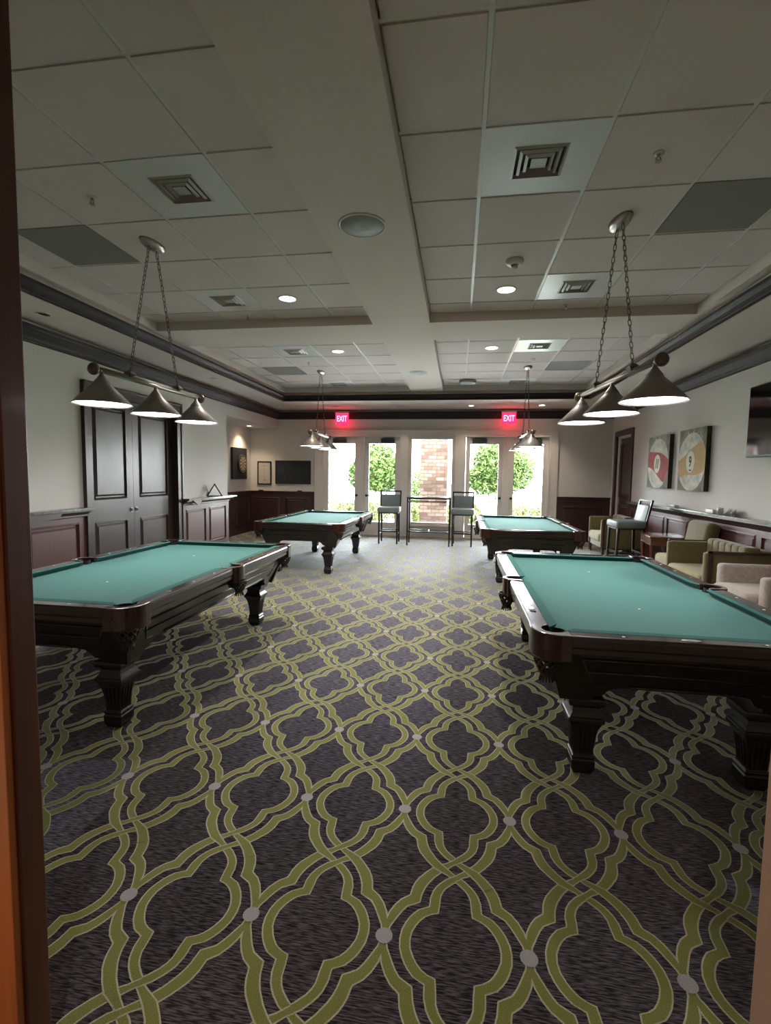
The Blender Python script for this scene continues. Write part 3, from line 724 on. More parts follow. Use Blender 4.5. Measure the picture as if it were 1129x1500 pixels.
    for sx in (1, -1):
        for (a, b) in ((.075, yl), (-yl, -.075)):
            r = MB(); xo, xi = sx * HX, sx * (HX - RW)
            # profile: rounded outer edge and lower fascia
            pr = [(xi, HZ - .004), (xo - sx * .012, HZ), (xo - sx * .003, HZ - .006), (xo, HZ - .016), (xo, HZ - .05), (xo - sx * .006, HZ - .058), (xo - sx * .006, HZ - .085), (xo - sx * .02, HZ - .10), (xo - sx * .055, HZ - .115), (xi, HZ - .115)]
            r.prism(pr, a, b, 'y'); r.build('rail', RAILW, o, bevel=.002)
            cq = MB(); n0 = sx * (HX - RW); n1 = sx * (HX - RW - .048)
            ya, yb_ = (a + .004, b + .022) if a > 0 else (a - .022, b - .004)
            c1 = .03 if a > 0 else .055; c2 = .055 if a > 0 else .03
            vs = [(n0, ya, HZ - .003), (n0, yb_, HZ - .003), (n1, yb_ - c2, HZ - .002), (n1, ya + c1, HZ - .002), (n0, ya, .745), (n0, yb_, .745), (n1 + sx * .042, yb_ - c2, .752), (n1 + sx * .042, ya + c1, .752)]
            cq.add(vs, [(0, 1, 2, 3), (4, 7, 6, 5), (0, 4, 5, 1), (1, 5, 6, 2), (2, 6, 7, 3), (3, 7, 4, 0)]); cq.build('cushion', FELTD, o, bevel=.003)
    for sy in (1, -1):
        xe = HX - .164; yo, yi = sy * HY, sy * (HY - RW)
        pr = [(yi, HZ - .004), (yo - sy * .012, HZ), (yo - sy * .003, HZ - .006), (yo, HZ - .016), (yo, HZ - .05), (yo - sy * .006, HZ - .058), (yo - sy * .006, HZ - .085), (yo - sy * .02, HZ - .10), (yo - sy * .055, HZ - .115), (yi, HZ - .115)]
        MB().prism(pr, -xe, xe, 'x').build('rail', RAILW, o, bevel=.002)
        n0 = yi; n1 = sy * (HY - RW - .048); e = xe + .022
        cq = MB(); vs = [(-e, n0, HZ - .003), (e, n0, HZ - .003), (e - .055, n1, HZ - .002), (-e + .055, n1, HZ - .002), (-e, n0, .745), (e, n0, .745), (e - .055, n1 + sy * .042, .752), (-e + .055, n1 + sy * .042, .752)]
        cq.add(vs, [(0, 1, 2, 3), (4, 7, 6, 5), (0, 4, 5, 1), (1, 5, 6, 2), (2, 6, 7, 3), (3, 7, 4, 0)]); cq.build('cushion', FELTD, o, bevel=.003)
    # corner pockets
    for sx in (1, -1):
        for sy in (1, -1):
            R = .125; hx, hy = HX + .006, HY + .006
            outp = [(hx, hy - .172)] + [(hx, hy - R - .02)] + arc(hx - R, hy - R, R, 0, 90, 11) + [(hx - R - .02, hy), (hx - .172, hy)]
            n = len(outp)
            ip = [(hx - .095, hy - .172), (hx - .072, hy - .155)] + arc(hx - .11, hy - .11, .058, -35, 125, n - 4) + [(hx - .155, hy - .072), (hx - .172, hy - .095)]
            f = lambda L: [(p[0] * sx, p[1] * sy) for p in L]
            m = MB(); ring_strip(m, f(outp), f(ip), HZ - .125, HZ + .003); pk = m.build('pocket_casting', CAPW, o, bevel=.006, seg=3)
            cx, cy = sx * pcx, sy * pcy
            m = MB().lathe([(.057, .78), (.057, .66), (.045, .62)], (cx, cy, 0), n=20, capb=False, capt=False); m.lathe([(.045, .62), (.001, .618)], (cx, cy, 0), n=20, capb=False, capt=False); m.build('liner', BLACK, pk)
            net(pk, cx + sx * .034, cy + sy * .034, .668)
    for sx in (1, -1):
        hx = HX + .004; n = 11
        outp = [(hx, -.088), (hx + .008, -.07)] + [(hx + .012 + .022 * math.cos(a) , .062 * math.sin(a)) for a in [math.radians(-80 + 160 * i / (n - 5)) for i in range(n - 4)]] + [(hx + .008, .07), (hx, .088)]
        ip = [(hx - .10, -.088), (hx - .098, -.062)] + arc(hx - .045, 0, .052, -90, 90, n - 4) + [(hx - .098, .062), (hx - .10, .088)]
        f = lambda L: [(p[0] * sx, p[1]) for p in L]
        m = MB(); ring_strip(m, f(outp), f(ip), HZ - .12, HZ + .003); pk = m.build('pocket_casting', CAPW, o, bevel=.006, seg=3)
        cx = sx * (HX - .041)
        m = MB().lathe([(.051, .78), (.051, .66), (.04, .62)], (cx, 0, 0), n=20, capb=False, capt=False); m.lathe([(.04, .62), (.001, .618)], (cx, 0, 0), n=20, capb=False, capt=False); m.build('liner', BLACK, pk)
        net(pk, cx + sx * .045, 0, .675, .055)
    # sights and spots
    sight = None
    pos = [(sx * (HX - .045), sy * y, 0) for sx in (1, -1) for sy in (1, -1) for y in (.30, .575, .85)] + [(x, sy * (HY - .045), 0) for sy in (1, -1) for x in (-.30, 0, .30)]
    for (x, y, _) in pos:
        if sight is None: sight = MB().lathe([(.0075, 0), (.0075, .0015)], n=12).build('sight', WHITE, o); s = sight
        else: s = sight.copy(); C.objects.link(s)
        s.location = (x, y, HZ - .001)
    for y in (-.56, .56):
        s = sight.copy(); s.name = 'spot'; C.objects.link(s); s.location = (0, y, .7515)
    return o
T1 = pool_table('pool table at front left, its near end cut off by the dark doorway jamb')
tabs = [(T1, -2.39, 3.55), (None, 1.07, 3.56), (None, -2.345, 8.13), (None, 1.02, 8.06)]
tl = ['', 'pool table at front right with an oval plate on its near rail', 'pool table at the back left, in front of the chalkboard', 'pool table at the back right, left of the green armchair']
TT = []
for i, (o, x, y) in enumerate(tabs):
    if o is None: o = copy_tree(T1); o['label'] = tl[i]
    o.location = (x, y, 0); TT.append(o)
pl = MB().lathe([(.042, 0), (.042, .002), (.036, .0028)], n=28, sx=1, sy=.42).build('nameplate', PLATE, TT[1], loc=(.0, -HY + .045, HZ - .001)); pl['label'] = 'oval silvery plate'
pl.location.x = -.01
MB().rbx(-.016, .016, -.04, .04, 0, .0025, .001).build('rail_mark', CAPW, TT[1], loc=(-HX + .05, -.83, HZ - .001))  # thin brown rectangle lying on the left rail
o = thing('cue_chalk', 'tiny white cube of cue chalk on the far rail of the front right pool table', 'chalk', (.955, 3.56 + HY - .045, HZ))
MB().rbx(-.012, .012, -.012, .012, 0, .023, .002).build('cube', WHITE, o); MB().lathe([(.007, .0228), (.007, .0236)], n=12).build('chalk_face', BLUE, o)

# ------------------------------------------------------------------ lamps over the tables
def chain(parent, p0, p1, m=BRONZE):
    p0, p1 = Vector(p0), Vector(p1); d = p1 - p0; L = d.length; n = int(L / .041); mb = MB(); d.normalize()
    u = d.cross(Vector((1, 0, 0))).normalized(); w_ = d.cross(u).normalized()
    for i in range(n):
        c = p0 + d * (L * (i + .5) / n); a = u if i % 2 else w_
        pts = [c + a * (.0105 * math.cos(t)) + d * (.018 * math.sin(t) + (.008 if math.sin(t) > 0 else -.008)) for t in [2 * PI * k / 10 for k in range(10)]]
        mb.tube(pts, 0.003, 5, closed=True)
    return mb.build('chain', m, parent)
def lamp(label, cx, cy, Lb, rot, group='three shade pool table lamps', dz=0):
    o = thing('pool_table_lamp', label, 'hanging lamp', (cx, cy, ZT - .004), rot, group)
    zb = 2.235 - (ZT - .004); zs = 1.995 - (ZT - .004)
    MB().lathe([(.001, -.040), (.045, -.038), (.06, -.026), (.066, -.012), (.07, 0)], n=36, sx=1, sy=2.05, capb=False).build('canopy', NICK, o)
    MB().lathe([(.001, -.052), (.008, -.05), (.008, -.038)], (0, .05, 0), n=10).lathe([(.001, -.052), (.008, -.05), (.008, -.038)], (0, -.05, 0), n=10).build('hook', NICK, o)
    h = Lb / 2
    b = MB().tube([(0, -h, zb), (0, h, zb)], .0165, 16).tube([(0, -h, zb + .021), (0, h, zb + .021)], .006, 8); b.build('bar', NICK, o)
    for s in (-1, 1):
        MB().sphere((0, s * (h + .012), zb), .044, sc=(1, .7, 1)).lathe([(.022, -.01), (.03, 0), (.022, .01)], (0, s * (h - .03), zb), n=16).build('end_ball', BRONZE, o)
        y = s * .31 * Lb / 1.34
        k = MB().sq([(.008, zb + .065), (.032, zb + .043), (.032, zb + .036), (.008, zb + .012)], 0, y); k.build('chain_mount', BRONZE, o, bevel=.002)
        chain(o, (0, s * .05, -.052), (0, y, zb + .055))
    R = .195
    for y in (-h + .065, 0, h - .065):
        sh = MB().lathe([(R, zs), (R + .003, zs + .004), (.055, zs + .150), (.052, zs + .156), (.050, zs + .165), (.030, zs + .190), (.016, zs + .21), (.013, zs + .235), (.009, zs + .235), (.014, zs + .205), (.028, zs + .184), (.046, zs + .158), (.050, zs + .148), (R - .006, zs + .003)], (0, y, 0), n=40, capb=False, capt=False)
        s_ = sh.build('lamp_shade', PEWT, o)
        MB().lathe([(R - .012, zs + .009), (R - .014, zs + .012)], (0, y, 0), n=36).build('diffuser', BULB, s_)
    return o
lamp('three-shade hanging lamp over the front left pool table', -2.545, 3.82, 1.34, -.03)
lamp('three-shade hanging lamp over the front right pool table', 1.115, 3.90, 1.40, .10)
lamp('three-shade hanging lamp over the back left pool table', -2.555, 8.80, 1.34, 0.02)
lamp('three-shade hanging lamp over the back right pool table', 1.12, 8.72, 1.34, .03)

# ------------------------------------------------------------------ bar stools and table
def stool(label, x, y, rz):
    o = thing('bar_stool', label, 'bar stool', (x, y, 0), rz, 'grey leather bar stools')
    # front faces -Y locally
    for sx in (-1, 1):
        for sy in (-1, 1):
            l = MB(); bx_, by_ = sx * .20, sy * .20
            top = .70
            l.frust(bx_ - .016, bx_ + .016, by_ + sy * .02 - .016, by_ + sy * .02 + .016, 0, bx_ - .02, bx_ + .02, by_ - .02, by_ + .02, top); l.build('leg', BLKW, o, bevel=.002)
    MB().bx(-.20, .20, -.212, -.188, .26, .295).build('footrest', BLKW, o)
    for q_ in ((-.20, .20, .19, .21, .26, .285), (-.21, -.19, -.2, .2, .20, .225), (.19, .21, -.2, .2, .20, .225)): MB().bx(*q_).build('stretcher', BLKW, o)
    MB().bx(-.215, .215, -.215, .215, .665, .70).build('seat_frame', BLKW, o)
    MB().rbx(-.245, .245, -.245, .235, .685, .81, .035, n=4).build('seat_cushion', GLEATH, o)
    # back frame, leaning
    i = MB(); lean = .10
    def P(xa, z): return (xa, .21 + lean * (z - .7) / .46, z)
    for sx in (-1, 1): a, b = P(sx * .225, .68), P(sx * .225, 1.16); i.frust(a[0] - .016, a[0] + .016, a[1] - .016, a[1] + .016, a[2], b[0] - .016, b[0] + .016, b[1] - .016, b[1] + .016, b[2])
    a = P(0, 1.145); i.bx(-.241, .241, a[1] - .016, a[1] + .016, 1.13, 1.165); i.build('back_frame', BLKW, o, bevel=.003)
    k = MB().rbx(-.21, .21, -.03, .03, -.15, .15, .015); k.xf(Matrix.Translation((0, .21 + lean * .235 / .46, .925)) @ Matrix.Rotation(-math.atan2(lean, .46), 4, 'X')); k.build('back_pad', GLEATH, o)
    return o
stool('grey leather bar stool with black legs, left of the tall narrow table', -1.52, 10.72, .02)
stool('grey leather bar stool with black legs, right of the tall narrow table', .10, 10.70, -.04)
stool('grey leather bar stool turned sideways beside the right wall side table', 2.83, 8.72, -PI / 2 + .06)
o = thing('bar_table', 'tall narrow black metal table with grey top under the window', 'high table', (-.63, 10.62, 0))
for sx in (-1, 1):
    for sy in (-1, 1): MB().bx(sx * .45 - .014, sx * .45 + .014, sy * .22 - .014, sy * .22 + .014, 0, 1.03).build('leg', BLKM, o)
MB().rbx(-.475, .475, -.25, .25, 1.03, 1.055, .006).build('table_top', TOPS, o)
for z in (.945, .30):
    for sy in (-1, 1): MB().bx(-.45, .45, sy * .22 - .009, sy * .22 + .009, z - .009, z + .009).build('stretcher', BLKM, o)
    for sx in (-1, 1): MB().bx(sx * .45 - .009, sx * .45 + .009, -.22, .22, z - .009, z + .009).build('stretcher', BLKM, o)
for sy in (-1, 1): MB().bx(-.45, .45, sy * .22 - .012, sy * .22 + .012, 1.005, 1.03).build('top_rail', BLKM, o)
MB().tube([(0, -.22, .30), (0, .22, .30)], .011).build('cross_bar', NICK, o); MB().tube([(0, -.22, .945), (0, .22, .945)], .009).build('cross_bar', BLKM, o)

# ------------------------------------------------------------------ armchairs
def armchair(label, x, y, w_, dep, rz=0):
    """front faces -X; origin centre of footprint"""
    o = thing('armchair', label, 'armchair', (x, y, 0), rz, 'olive velvet armchairs')
    f, b, h = -dep / 2, dep / 2, w_ / 2; T_ = .10; az = .735
    for s in (-1, 1):
        s0, s1 = sorted((s * h, s * (h - T_)))
        a = MB().rbx(f + .03, b, s0 + .012, s1 - .0, .17, az - .012, .02, n=3); a.rbx(f, f + .06, s0 + .02, s1 - .01, .19, az - .02, .02)
        ar = a.build('arm', GREENV, o)
        e = s * h; e0, e1 = sorted((e, e - s * .022))
        MB().bx(f + .02, b, e0, e1, az - .025, az + .002).bx(f + .02, f + .065, e0, e1, 0.02, az).bx(f + .02, b, e0, e1, .15, .185).bx(b - .03, b, e0, e1, .0, az).build('arm_trim', FRAMEW, o, bevel=.003)
        for xx in (f + .05, b - .04): MB().frust(xx - .014, xx + .014, s * (h - .04) - .014, s * (h - .04) + .014, 0, xx - .022, xx + .022, s * (h - .04) - .022, s * (h - .04) + .022, .18).build('leg', FRAMEW, o)
    MB().rbx(b - .16, b, -h + T_, h - T_, .18, .74, .03).build('back', GREENV, o)
    bc = MB()
    n = 6; wd = (w_ - 2 * T_ - .02) / n
    for i in range(n): bc.rbx(b - .30, b - .14, -h + T_ + .01 + i * wd, -h + T_ + .01 + (i + 1) * wd + .012, .42, .775, .03, n=3)
    bc.build('back_cushion', GREENV, o)
    MB().rbx(f + .02, b - .15, -h + T_, h - T_, .17, .30, .02).build('seat_base', GREENV, o)
    MB().rbx(f - .02, b - .15, -h + T_ + .005, h - T_ - .005, .28, .45, .05, n=4).build('seat_cushion', GREENL, o)
    return o
armchair('olive green armchair by the right wall door, behind the turned bar stool', 3.08, 10.17, .94, .74, .0)
armchair('wide olive green armchair with dark wood trim, next to the beige armchair', 3.07, 6.25, 1.05, .74, .0)
o = thing('lounge_chair', 'olive green chair mostly hidden between the side table and wide armchair', 'lounge chair', (3.10, 7.24, 0))
MB().rbx(-.24, .20, -.32, .33, .24, .45, .06, n=4).build('seat_cushion', GREENL, o)
MB().rbx(-.20, .30, -.32, .33, .14, .26, .02).build('seat_base', GREENV, o)
k = MB().rbx(-.09, .09, -.30, .30, -.28, .28, .07, n=4)
k.xf(Matrix.Translation((.22, .0, .66)) @ Matrix.Rotation(.18, 4, 'Y')); k.build('back_cushion', GREENV, o)
for sx in (-.18, .27):
    for sy in (-.28, .28): MB().frust(sx - .012, sx + .012, sy - .012, sy + .012, 0, sx - .02, sx + .02, sy - .02, sy + .02, .15).build('leg', FRAMEW, o)
# beige
o = thing('armchair', 'beige velvet armchair at the right edge, nearest the doorway', 'armchair', (3.04, 5.13, 0), .0)
f, b, h = -.38, .38, .43
for s in (-1, 1):
    s0, s1 = sorted((s * h, s * (h - .12)))
    MB().rbx(f + (.06), b, s0, s1, .14, .645, .035, n=4).build('arm', BEIGE, o)
MB().rbx(b - .26, b - .02, -h + .10, h - .10, .2, .86, .08, n=5).build('back', BEIGE, o)
MB().rbx(f - .05, b - .2, -h + .12, h - .12, .26, .47, .07, n=5).build('seat_cushion', BEIGE, o)
MB().rbx(f + .04, b - .1, -h + .12, h - .12, .12, .28, .02).build('seat_base', BEIGE, o)
for sx in (f + .12, b - .06):
    for sy in (-h + .06, h - .06): MB().frust(sx - .014, sx + .014, sy - .014, sy + .014, 0, sx - .022, sx + .022, sy - .022, sy + .022, .15).build('leg', FRAMEW, o)
# side table
o = thing('side_table', 'cherry wood side table between the turned bar stool and green chairs', 'side table', (3.16, 8.03, 0), -.12)
MB().rbx(-.27, .27, -.33, .33, .622, .65, .008).build('table_top', CHWOOD, o)
MB().bx(-.25, .25, -.31, .31, .53, .622).bx(-.258, .258, -.318, .318, .515, .53).build('apron', CHWOOD, o, bevel=.003)
for sx in (-1, 1):
    for sy in (-1, 1):
        l = MB(); x, y = sx * .225, sy * .285
        l.tube([(x, y, .53), (x + sx * .004, y + sy * .004, .46), (x - sx * .006, y - sy * .006, .30), (x - sx * .008, y - sy * .008, .12), (x + sx * .01, y + sy * .01, .0)], [.032, .033, .022, .016, .02], 4, smooth=False); l.build('leg', CHWOOD, o, bevel=.004)

# ------------------------------------------------------------------ right wall: paintings, TV, ledge items
def painting(label, y0, y1, z0, z1, stripe, number, tilt):
    o = thing('wall_art', label, 'painting', (XR, (y0 + y1) / 2, (z0 + z1) / 2), group='billiard ball paintings')
    h = (y1 - y0) / 2; v = (z1 - z0) / 2; t = .065
    m = MB().bx(-t, -.001, -h, h, -v, v); cv = m.build('canvas', CANSIDE, o)
    MB().bx(-t - .002, -t, -h, h, -v, v).build('painted_ground', CANVAS, o)
    # local 2d: u to viewer's right = -Y ; build in (u,z)
    def P(u, z, d): return (-t - .002 - d, -u, z)
    def disc(cu, cz, ru, rz_, d, name, mt, clip=None):
        n = 48; pts = []
        for k in range(n):
            a = 2 * PI * k / n; u = cu + ru * math.cos(a); z = cz + rz_ * math.sin(a); pts.append((max(-h, min(h, u)), max(-v, min(v, z))))
        mb = MB(); mb.add([P(*p, d) for p in pts] + [P(*p, d - .001) for p in pts], [tuple(range(n)), tuple(range(2 * n - 1, n - 1, -1))] + [(i, (i + 1) % n, (i + 1) % n + n, i + n) for i in range(n)])
        return mb.build(name, mt, o)
    R = .435
    disc(0.0, -.03, R, R, .0012, 'painted_ball', PWHITE)
    # stripe: band across the ball, curved
    n = 20; up_, lo = [], []
    for k in range(n + 1):
        u = -R * .985 + 2 * R * .985 * k / n; w2 = math.sqrt(max(0, R * R - u * u))
        zu = tilt * u + .17 + .05 * math.sin((u + .1) * 5); zl = tilt * u - .20 - .04 * math.sin((u) * 6)
        up_.append((u, min(zu, w2 * .99) - .03)); lo.append((u, max(zl, -w2 * .99) - .03))
    mb = MB(); vs = [P(*p, .0022) for p in up_] + [P(*p, .0022) for p in lo]
    mb.add(vs, [(i, i + 1, n + 1 + i + 1, n + 1 + i) for i in range(n)]); mb.build('painted_stripe', stripe, o)
    disc(-.02, -.03, .135, .16, .0032, 'number_disc', PCREAM)
    Mt = Matrix(((0, 0, -1, -t - .007), (-1, 0, 0, .02), (0, 1, 0, -.035), (0, 0, 0, 1)))
    if number == '11':
        for u0 in (-.085, -.015):
            MB().add([P(a_, b_, dd) for dd in (.0034, .0042) for a_, b_ in ((u0, -.115), (u0 + .032, -.115), (u0 + .064, .055), (u0 + .032, .055))], [(4, 5, 6, 7), (0, 1, 5, 4), (1, 2, 6, 5), (2, 3, 7, 6), (3, 0, 4, 7)]).build('numeral', PDARK, o)
    else: text_mesh(number, .22, .0005, 'number', PDARK, o, Mt @ Matrix.Rotation(-.12 if number == '11' else 0, 4, 'Z') @ Matrix.Diagonal((.75, 1, 1, 1)))
    if number == '9':
        MB().bx(-t - .008, -t - .006, -.02, .045, -.165, -.145).build('underline', PDARK, o)
    sp = MB()
    random.seed(len(label))
    for (u, z, l, a) in ((-.12, .40, .10, 1.9), (.02, .42, .13, 1.4), (.12, .38, .12, 1.0), (.3, .34, .12, 2.1)):
        du, dz = math.cos(a) * l, math.sin(a) * l * .6
        q = [(u - .014, z - .03), (u + .02, z - .03), (u + du, min(v, z + dz))]
        sp.add([P(a_, b_, .0016) for a_, b_ in q], [(0, 1, 2)])
    sp.build('paint_streaks', PWHITE, o)
painting('canvas painting of a red striped billiard ball numbered 11', 8.70, 9.60, 1.357, 2.26, PRED, '11', -.30)
painting('canvas painting of a yellow striped billiard ball numbered 9', 7.49, 8.33, 1.345, 2.27, PYEL, '9', .22)
o = thing('television', 'wall-mounted black flat screen television cut off by the right edge', 'television', (XR, 5.72, 2.20))
MB().rbx(-.10, -.055, -.73, .73, -.415, .415, .008).build('bezel', TVB, o)
MB().bx(-.103, -.1005, -.715, .715, -.39, .40).build('screen', SCREEN, o)
MB().bx(-.055, -.001, -.2, .2, -.2, .2).build('wall_mount', BLKM, o)
zl = 1.06
o = tag(MB().rbx(-.035, .035, -.15, .15, 0, .045, .006).build('acrylic_tray', CLEAR, loc=(3.42, 8.42, zl)), 'low pale clear tray on the right ledge below the paintings', 'tray')
o = tag(MB().rbx(-.04, .04, -.10, .10, 0, .055, .006).build('small_box', OFFW, loc=(3.43, 7.20, zl)), 'small greyish box on the right ledge, left of the clear cup', 'box')
o = tag(MB().lathe([(.032, 0), (.037, .06), (.038, .09), (.035, .09), (.033, .06), (.028, .004)], n=20).build('plastic_cup', CLEAR, loc=(3.42, 6.98, zl)), 'clear whitish cup on the right ledge beside the small box', 'cup')
nb = MB(); random.seed(3)
for k in range(9):
    a = k * .7; p = (math.cos(a) * .03, math.sin(a) * .07)
    nb.add([(p[0], p[1], 0), (p[0] + .05 * math.cos(a), p[1] + .05, .01), (p[0] + .02, p[1] + .02 * math.sin(a * 2), .07 + .03 * math.sin(k)), (p[0] - .03, p[1] - .05, .04)], [(0, 1, 2), (0, 2, 3), (0, 3, 1), (1, 3, 2)])
tag(nb.build('crumpled_napkin', CLEAR, loc=(3.42, 6.74, zl)), 'crumpled pale napkin on the right ledge, right of the clear cup', 'napkin')

# ------------------------------------------------------------------ left/alcove things
o = thing('ball_rack', 'black triangular ball rack standing on the left ledge', 'ball rack', (XL + .10, 8.52, 1.065), -.95)
k = MB(); pts = [(-.0, -.135), (0, .135), (.0, 0)]
tri = [(-.145, 0), (.145, 0), (0, .25)]
tri_i = [(-.115, .018), (.115, .018), (0, .215)]
vs = [(d, a, b) for d in (-.027, .027) for a, b in tri] + [(d, a, b) for d in (-.027, .027) for a, b in tri_i]
fs = []
for i in range(3):
    j_ = (i + 1) % 3
    fs += [(i, j_, j_ + 3, i + 3), (6 + i, 9 + i, 9 + j_, 6 + j_), (i, 6 + i, 6 + j_, j_), (3 + i, 3 + j_, 9 + j_, 9 + i)]
k.add(vs, fs); k.xf(Matrix.Rotation(-.06, 4, 'Y')); k.build('frame', BLKW, o, bevel=.004)
o = thing('dartboard_cabinet', 'black square dartboard backing with a round dartboard', 'dartboard', (XA, 11.26, 1.74))
MB().bx(.002, .05, -.39, .39, -.38, .38).build('backboard', CORKD, o, bevel=.004)
d = MB(); k0 = 0; d.lathe([(.228, .0), (.228, .035)], n=40); d.xf(Matrix.Translation((.05, .09, 0)) @ Matrix.Rotation(PI / 2, 4, 'Y')); db = d.build('dartboard', CORKD, o)
wd = MB()
for k in range(20):
    if k % 2: continue
    for r0, r1 in ((.02, .098), (.108, .16)):
        a0, a1 = 2 * PI * (k - .5) / 20, 2 * PI * (k + .5) / 20
        wd.add([(.0865, .09 + r * math.cos(a), r * math.sin(a)) for r, a in ((r0, a0), (r1, a0), (r1, a1), (r0, a1))], [(0, 1, 2, 3)])
for k in range(40):
    a0, a1 = 2 * PI * k / 40, 2 * PI * (k + 1) / 40
    for r0, r1 in ((.16, .17), (.100, .107), (.205, .212)): wd.add([(.0866, .09 + r * math.cos(a), r * math.sin(a)) for r, a in ((r0, a0), (r1, a0), (r1, a1), (r0, a1))], [(0, 1, 2, 3)])
wd.build('scoring_wedges', DCREAM, db)
o = thing('score_sheet_frame', 'black framed white score sheet between dartboard and chalkboard', 'framed sheet', (-4.97, YB, 1.52))
def wframe(o, x0, x1, z0, z1, t, mt, inner, nm, d=.03):
    MB().bx(x0, x1, -d, -.001, z1 - t, z1).bx(x0, x1, -d, -.001, z0, z0 + t).bx(x0, x0 + t, -d, -.001, z0 + t, z1 - t).bx(x1 - t, x1, -d, -.001, z0 + t, z1 - t).build('frame', mt, o, bevel=.003)
    return MB().bx(x0 + t, x1 - t, -d + .012, -.001, z0 + t, z1 - t).build(nm, inner, o)
wframe(o, -.185, .185, -.30, .30, .028, BLKW, PAPER, 'sheet')
MB().bx(-.002, .002, -.0195, -.0185, -.22, .2).bx(-.10, .10, -.0195, -.0185, .18, .184).bx(-.03, .03, -.0195, -.0185, -.2, -.19).build('printed_lines', BLKW, o)
o = thing('chalkboard', 'dark chalkboard in a thin brown frame on the back wall', 'chalkboard', (-4.20, YB, 1.545))
wframe(o, -.47, .47, -.30, .30, .025, DMAHOG, CHALKB, 'slate_surface')
for x, lb in ((-4.02, 'small black chalk block on the dark rail under the chalkboard'), (-5.06, 'small black chalk block on the dark rail under the score sheet')):
    tag(MB().rbx(-.06, .06, -.02, .02, 0, .025, .004).build('chalk_block', BLKW, loc=(x, YB - .022, 1.06)), lb, 'chalk block', 'small blocks on the dark rail')

# ------------------------------------------------------------------ outside
g = MB().bx(-40, 40, YB + .18, 16.2, -.12, -.02); o = struct(g.build('patio_ground', CONC))
g = MB().bx(-60, 60, 16.2, 90, -.14, -.04); o = struct(g.build('lawn_ground', LAWN))
o = thing('brick_column', 'brick porch column outside the centre window', 'brick column', (-.66, 13.75, 0))
MB().bx(-.40, .34, -.37, .37, -.02, 3.3).build('shaft', BRICK, o); MB().bx(-.45, .39, -.42, .42, 3.3, 3.42).build('capstone', CONC, o)
def foliage(mb, c, r, n, sz, seed):
    rnd = random.Random(seed)
    for _ in range(n):
        while True:
            p = Vector((rnd.uniform(-1, 1), rnd.uniform(-1, 1), rnd.uniform(-1, 1)))
            if p.length <= 1 and p.length > .45 * rnd.random(): break
        q = Vector((c[0] + p.x * r[0], c[1] + p.y * r[1], c[2] + p.z * r[2]))
        a = Vector((rnd.gauss(0, 1), rnd.gauss(0, 1), rnd.gauss(0, 1))).normalized(); b = a.orthogonal().normalized()
        s = sz * rnd.uniform(.6, 1.3)
        mb.add([q - a * s, q + b * s * .5, q + a * s, q - b * s * .5], [(0, 1, 2, 3)])
def tree(label, x, y, blobs, stems, seed):
    o = thing('garden_tree', label, 'tree', (x, y, -.04), group='small trees outside the glass doors')
    f = MB()
    for i, (c, r, n) in enumerate(blobs): foliage(f, c, r, n, .075, seed + i)
    f.build('foliage', LEAF, o, norm=False)
    t_ = MB()
    for (a, b) in stems: t_.tube([(0 + a * .1, 0, 0), (a * .5, .05, b * .5), (a, .0, b)], [.04, .03, .015], 7)
    t_.build('trunk', BARK, o)
tree('leafy tree outside the left pair of glass doors', -2.88, 17.2, [((0, 0, 1.95), (.75, .7, .72), 2600), ((-.55, .1, 1.55), (.55, .5, .62), 1500), ((.45, 0, 1.6), (.5, .5, .6), 1400), ((.1, 0, 1.35), (.7, .5, .4), 1000)], [(-.5, 1.5), (-.15, 1.7), (.2, 1.6), (.5, 1.4)], 5)
tree('leafy multi-stemmed tree outside the right pair of glass doors', 1.35, 17.0, [((-.1, 0, 2.1), (.8, .7, .75), 2600), ((.65, .1, 1.8), (.55, .5, .7), 1600), ((-.5, 0, 1.5), (.6, .5, .6), 1700), ((.2, 0, 1.3), (.55, .5, .4), 700)], [(-.55, 1.5), (-.2, 1.7), (.0, 1.6), (.3, 1.5), (.12, 1.2)], 15)
for (x, w2, h, lb, sd) in ((-3.3, .95, .72, 'low leafy hedge outside the leftmost glass door', 31), (-1.55, .55, .70, 'low hedge outside, left of the brick column', 32), (.15, .55, .66, 'low hedge outside, right of the brick column', 33), (2.25, .9, .80, 'rounded hedge outside the rightmost glass door', 34)):
    f = MB()
    for i in range(3): foliage(f, (-w2 * .6 + i * w2 * .6, 0, h * .45), (w2 * .55, .45, h * .55), 1300, .045, sd * 7 + i)
    o = f.build('hedge', LEAF2, norm=False, loc=(x, 15.9, -.04)); tag(o, lb, 'hedge', 'low hedges outside')
f = MB(); foliage(f, (0, 0, .9), (.5, .5, .9), 1500, .06, 91); o = f.build('shrub', LEAF, norm=False, loc=(-1.55, 19.0, -.04)); tag(o, 'green shrub seen through the left strip of the centre window', 'shrub')
o = thing('garden_fence', 'thin dark metal fence far outside behind the trees', 'fence', (0, 22, -.04))
fr = MB().bx(-9, 9, -.02, .02, 1.12, 1.16).bx(-9, 9, -.02, .02, .2, .24); fr.build('rail', BLKM, o)
pk = MB()
for i in range(121): pk.bx(-9 + i * .15 - .008, -9 + i * .15 + .008, -.008, .008, 0, 1.15)
pk.build('pickets', BLKM, o)
o = thing('parking_sign', 'small blue sign on a thin post outside the rightmost glass door', 'sign', (2.62, 20.5, -.04))
MB().bx(-.12, .12, -.012, .0, .72, 1.12).build('sign_face', BLUE, o); MB().tube([(0, .02, 0), (0, .02, 1.15)], .02, 8).build('post', NICK, o)

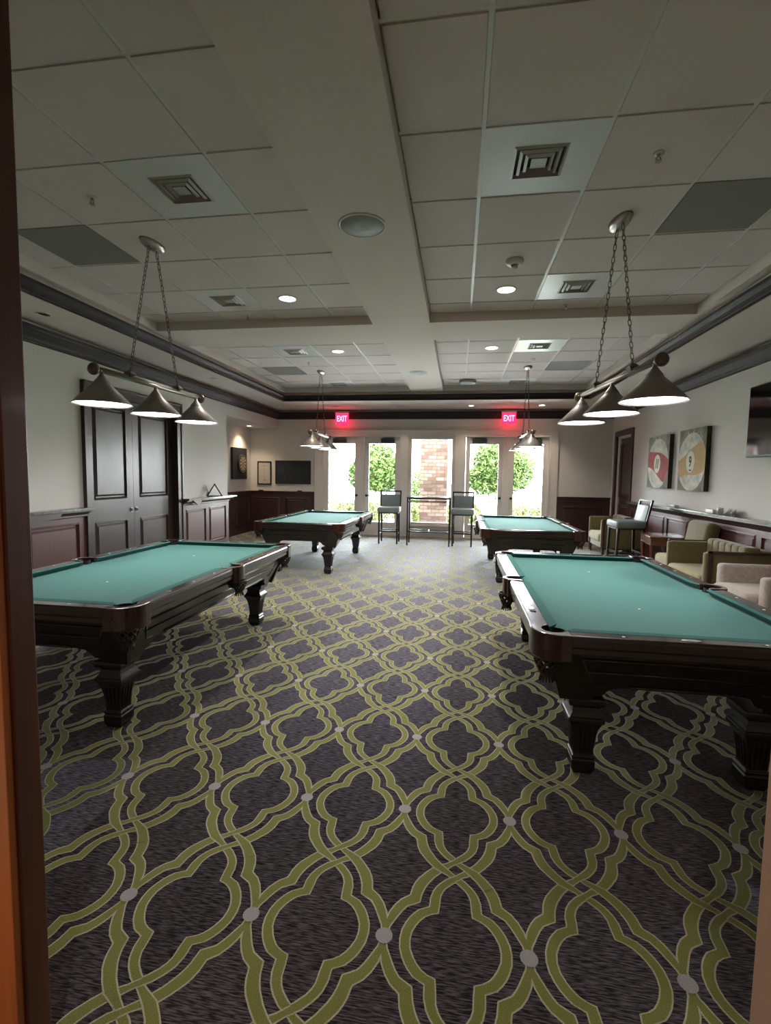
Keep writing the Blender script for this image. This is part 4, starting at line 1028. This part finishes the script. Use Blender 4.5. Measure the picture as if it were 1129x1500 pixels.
# ------------------------------------------------------------------ lights
W = bpy.data.worlds.new('world'); SC.world = W; W.use_nodes = True
bg = W.node_tree.nodes['Background']
tc = W.node_tree.nodes.new('ShaderNodeTexCoord'); sp = W.node_tree.nodes.new('ShaderNodeSeparateXYZ'); cr = W.node_tree.nodes.new('ShaderNodeValToRGB')
W.node_tree.links.new(tc.outputs['Generated'], sp.inputs[0]); W.node_tree.links.new(sp.outputs[2], cr.inputs[0])
cr.color_ramp.elements[0].color = (.92, .965, 1, 1); cr.color_ramp.elements[1].color = (.72, .86, 1, 1); cr.color_ramp.elements[1].position = .7
W.node_tree.links.new(cr.outputs[0], bg.inputs['Color']); bg.inputs['Strength'].default_value = 13
S = bpy.data.lights.new('sun', 'SUN'); S.energy = 9; S.angle = .02; S.color = (1, .95, .86)
so = bpy.data.objects.new('sun', S); C.objects.link(so); so.rotation_euler = (math.radians(35), 0, math.radians(-35))
for x, z, w_, h_ in ((-2.95, 1.3, .68, 1.96), (-1.9, 1.3, .66, 1.96), (.6, 1.3, .68, 1.96), (1.63, 1.3, .68, 1.96), (-.672, 1.37, .98, 2.04)):
    A = bpy.data.lights.new('window_portal', 'AREA'); A.shape = 'RECTANGLE'; A.size = w_; A.size_y = h_; A.cycles.is_portal = True
    a = bpy.data.objects.new('window_portal', A); C.objects.link(a); a.location = (x, YB + .14, z); a.rotation_euler = (-PI / 2, 0, 0)
# hallway ceiling lamp behind the camera
def hall_lamp(x, y, z, e, col):
    o = thing('recessed_downlight', 'warm recessed downlight in the hallway behind the doorway', 'downlight', (x, y, z)); MB().lathe([(.08, 0), (.08, .002)], n=24).build('lens', SPOTW, o)
    spotlight(x, y, z - .03, e, col, 2.6)
L = bpy.data.lights.new('hall_casing_fill', 'POINT'); L.energy = 1.6; L.color = (1, .72, .45); L.shadow_soft_size = .12  # unseen warm light, added low in the hall to brighten the left casing
lo = bpy.data.objects.new('hall_casing_fill', L); C.objects.link(lo); lo.location = (-1.35, .15, .5)
hall_lamp(0, -.6, 2.798, 9, (1, .86, .72))

# ------------------------------------------------------------------ render settings
vs_ = SC.view_settings; vs_.view_transform = 'Standard'; vs_.look = 'None'; vs_.gamma = 1; vs_.use_curve_mapping = False; vs_.exposure = 2.12
cy = SC.cycles
cy.use_denoising = True; cy.max_bounces = 10; cy.diffuse_bounces = 6; cy.glossy_bounces = 4; cy.transparent_max_bounces = 12; cy.sample_clamp_indirect = 6; cy.caustics_reflective = False; cy.caustics_refractive = False
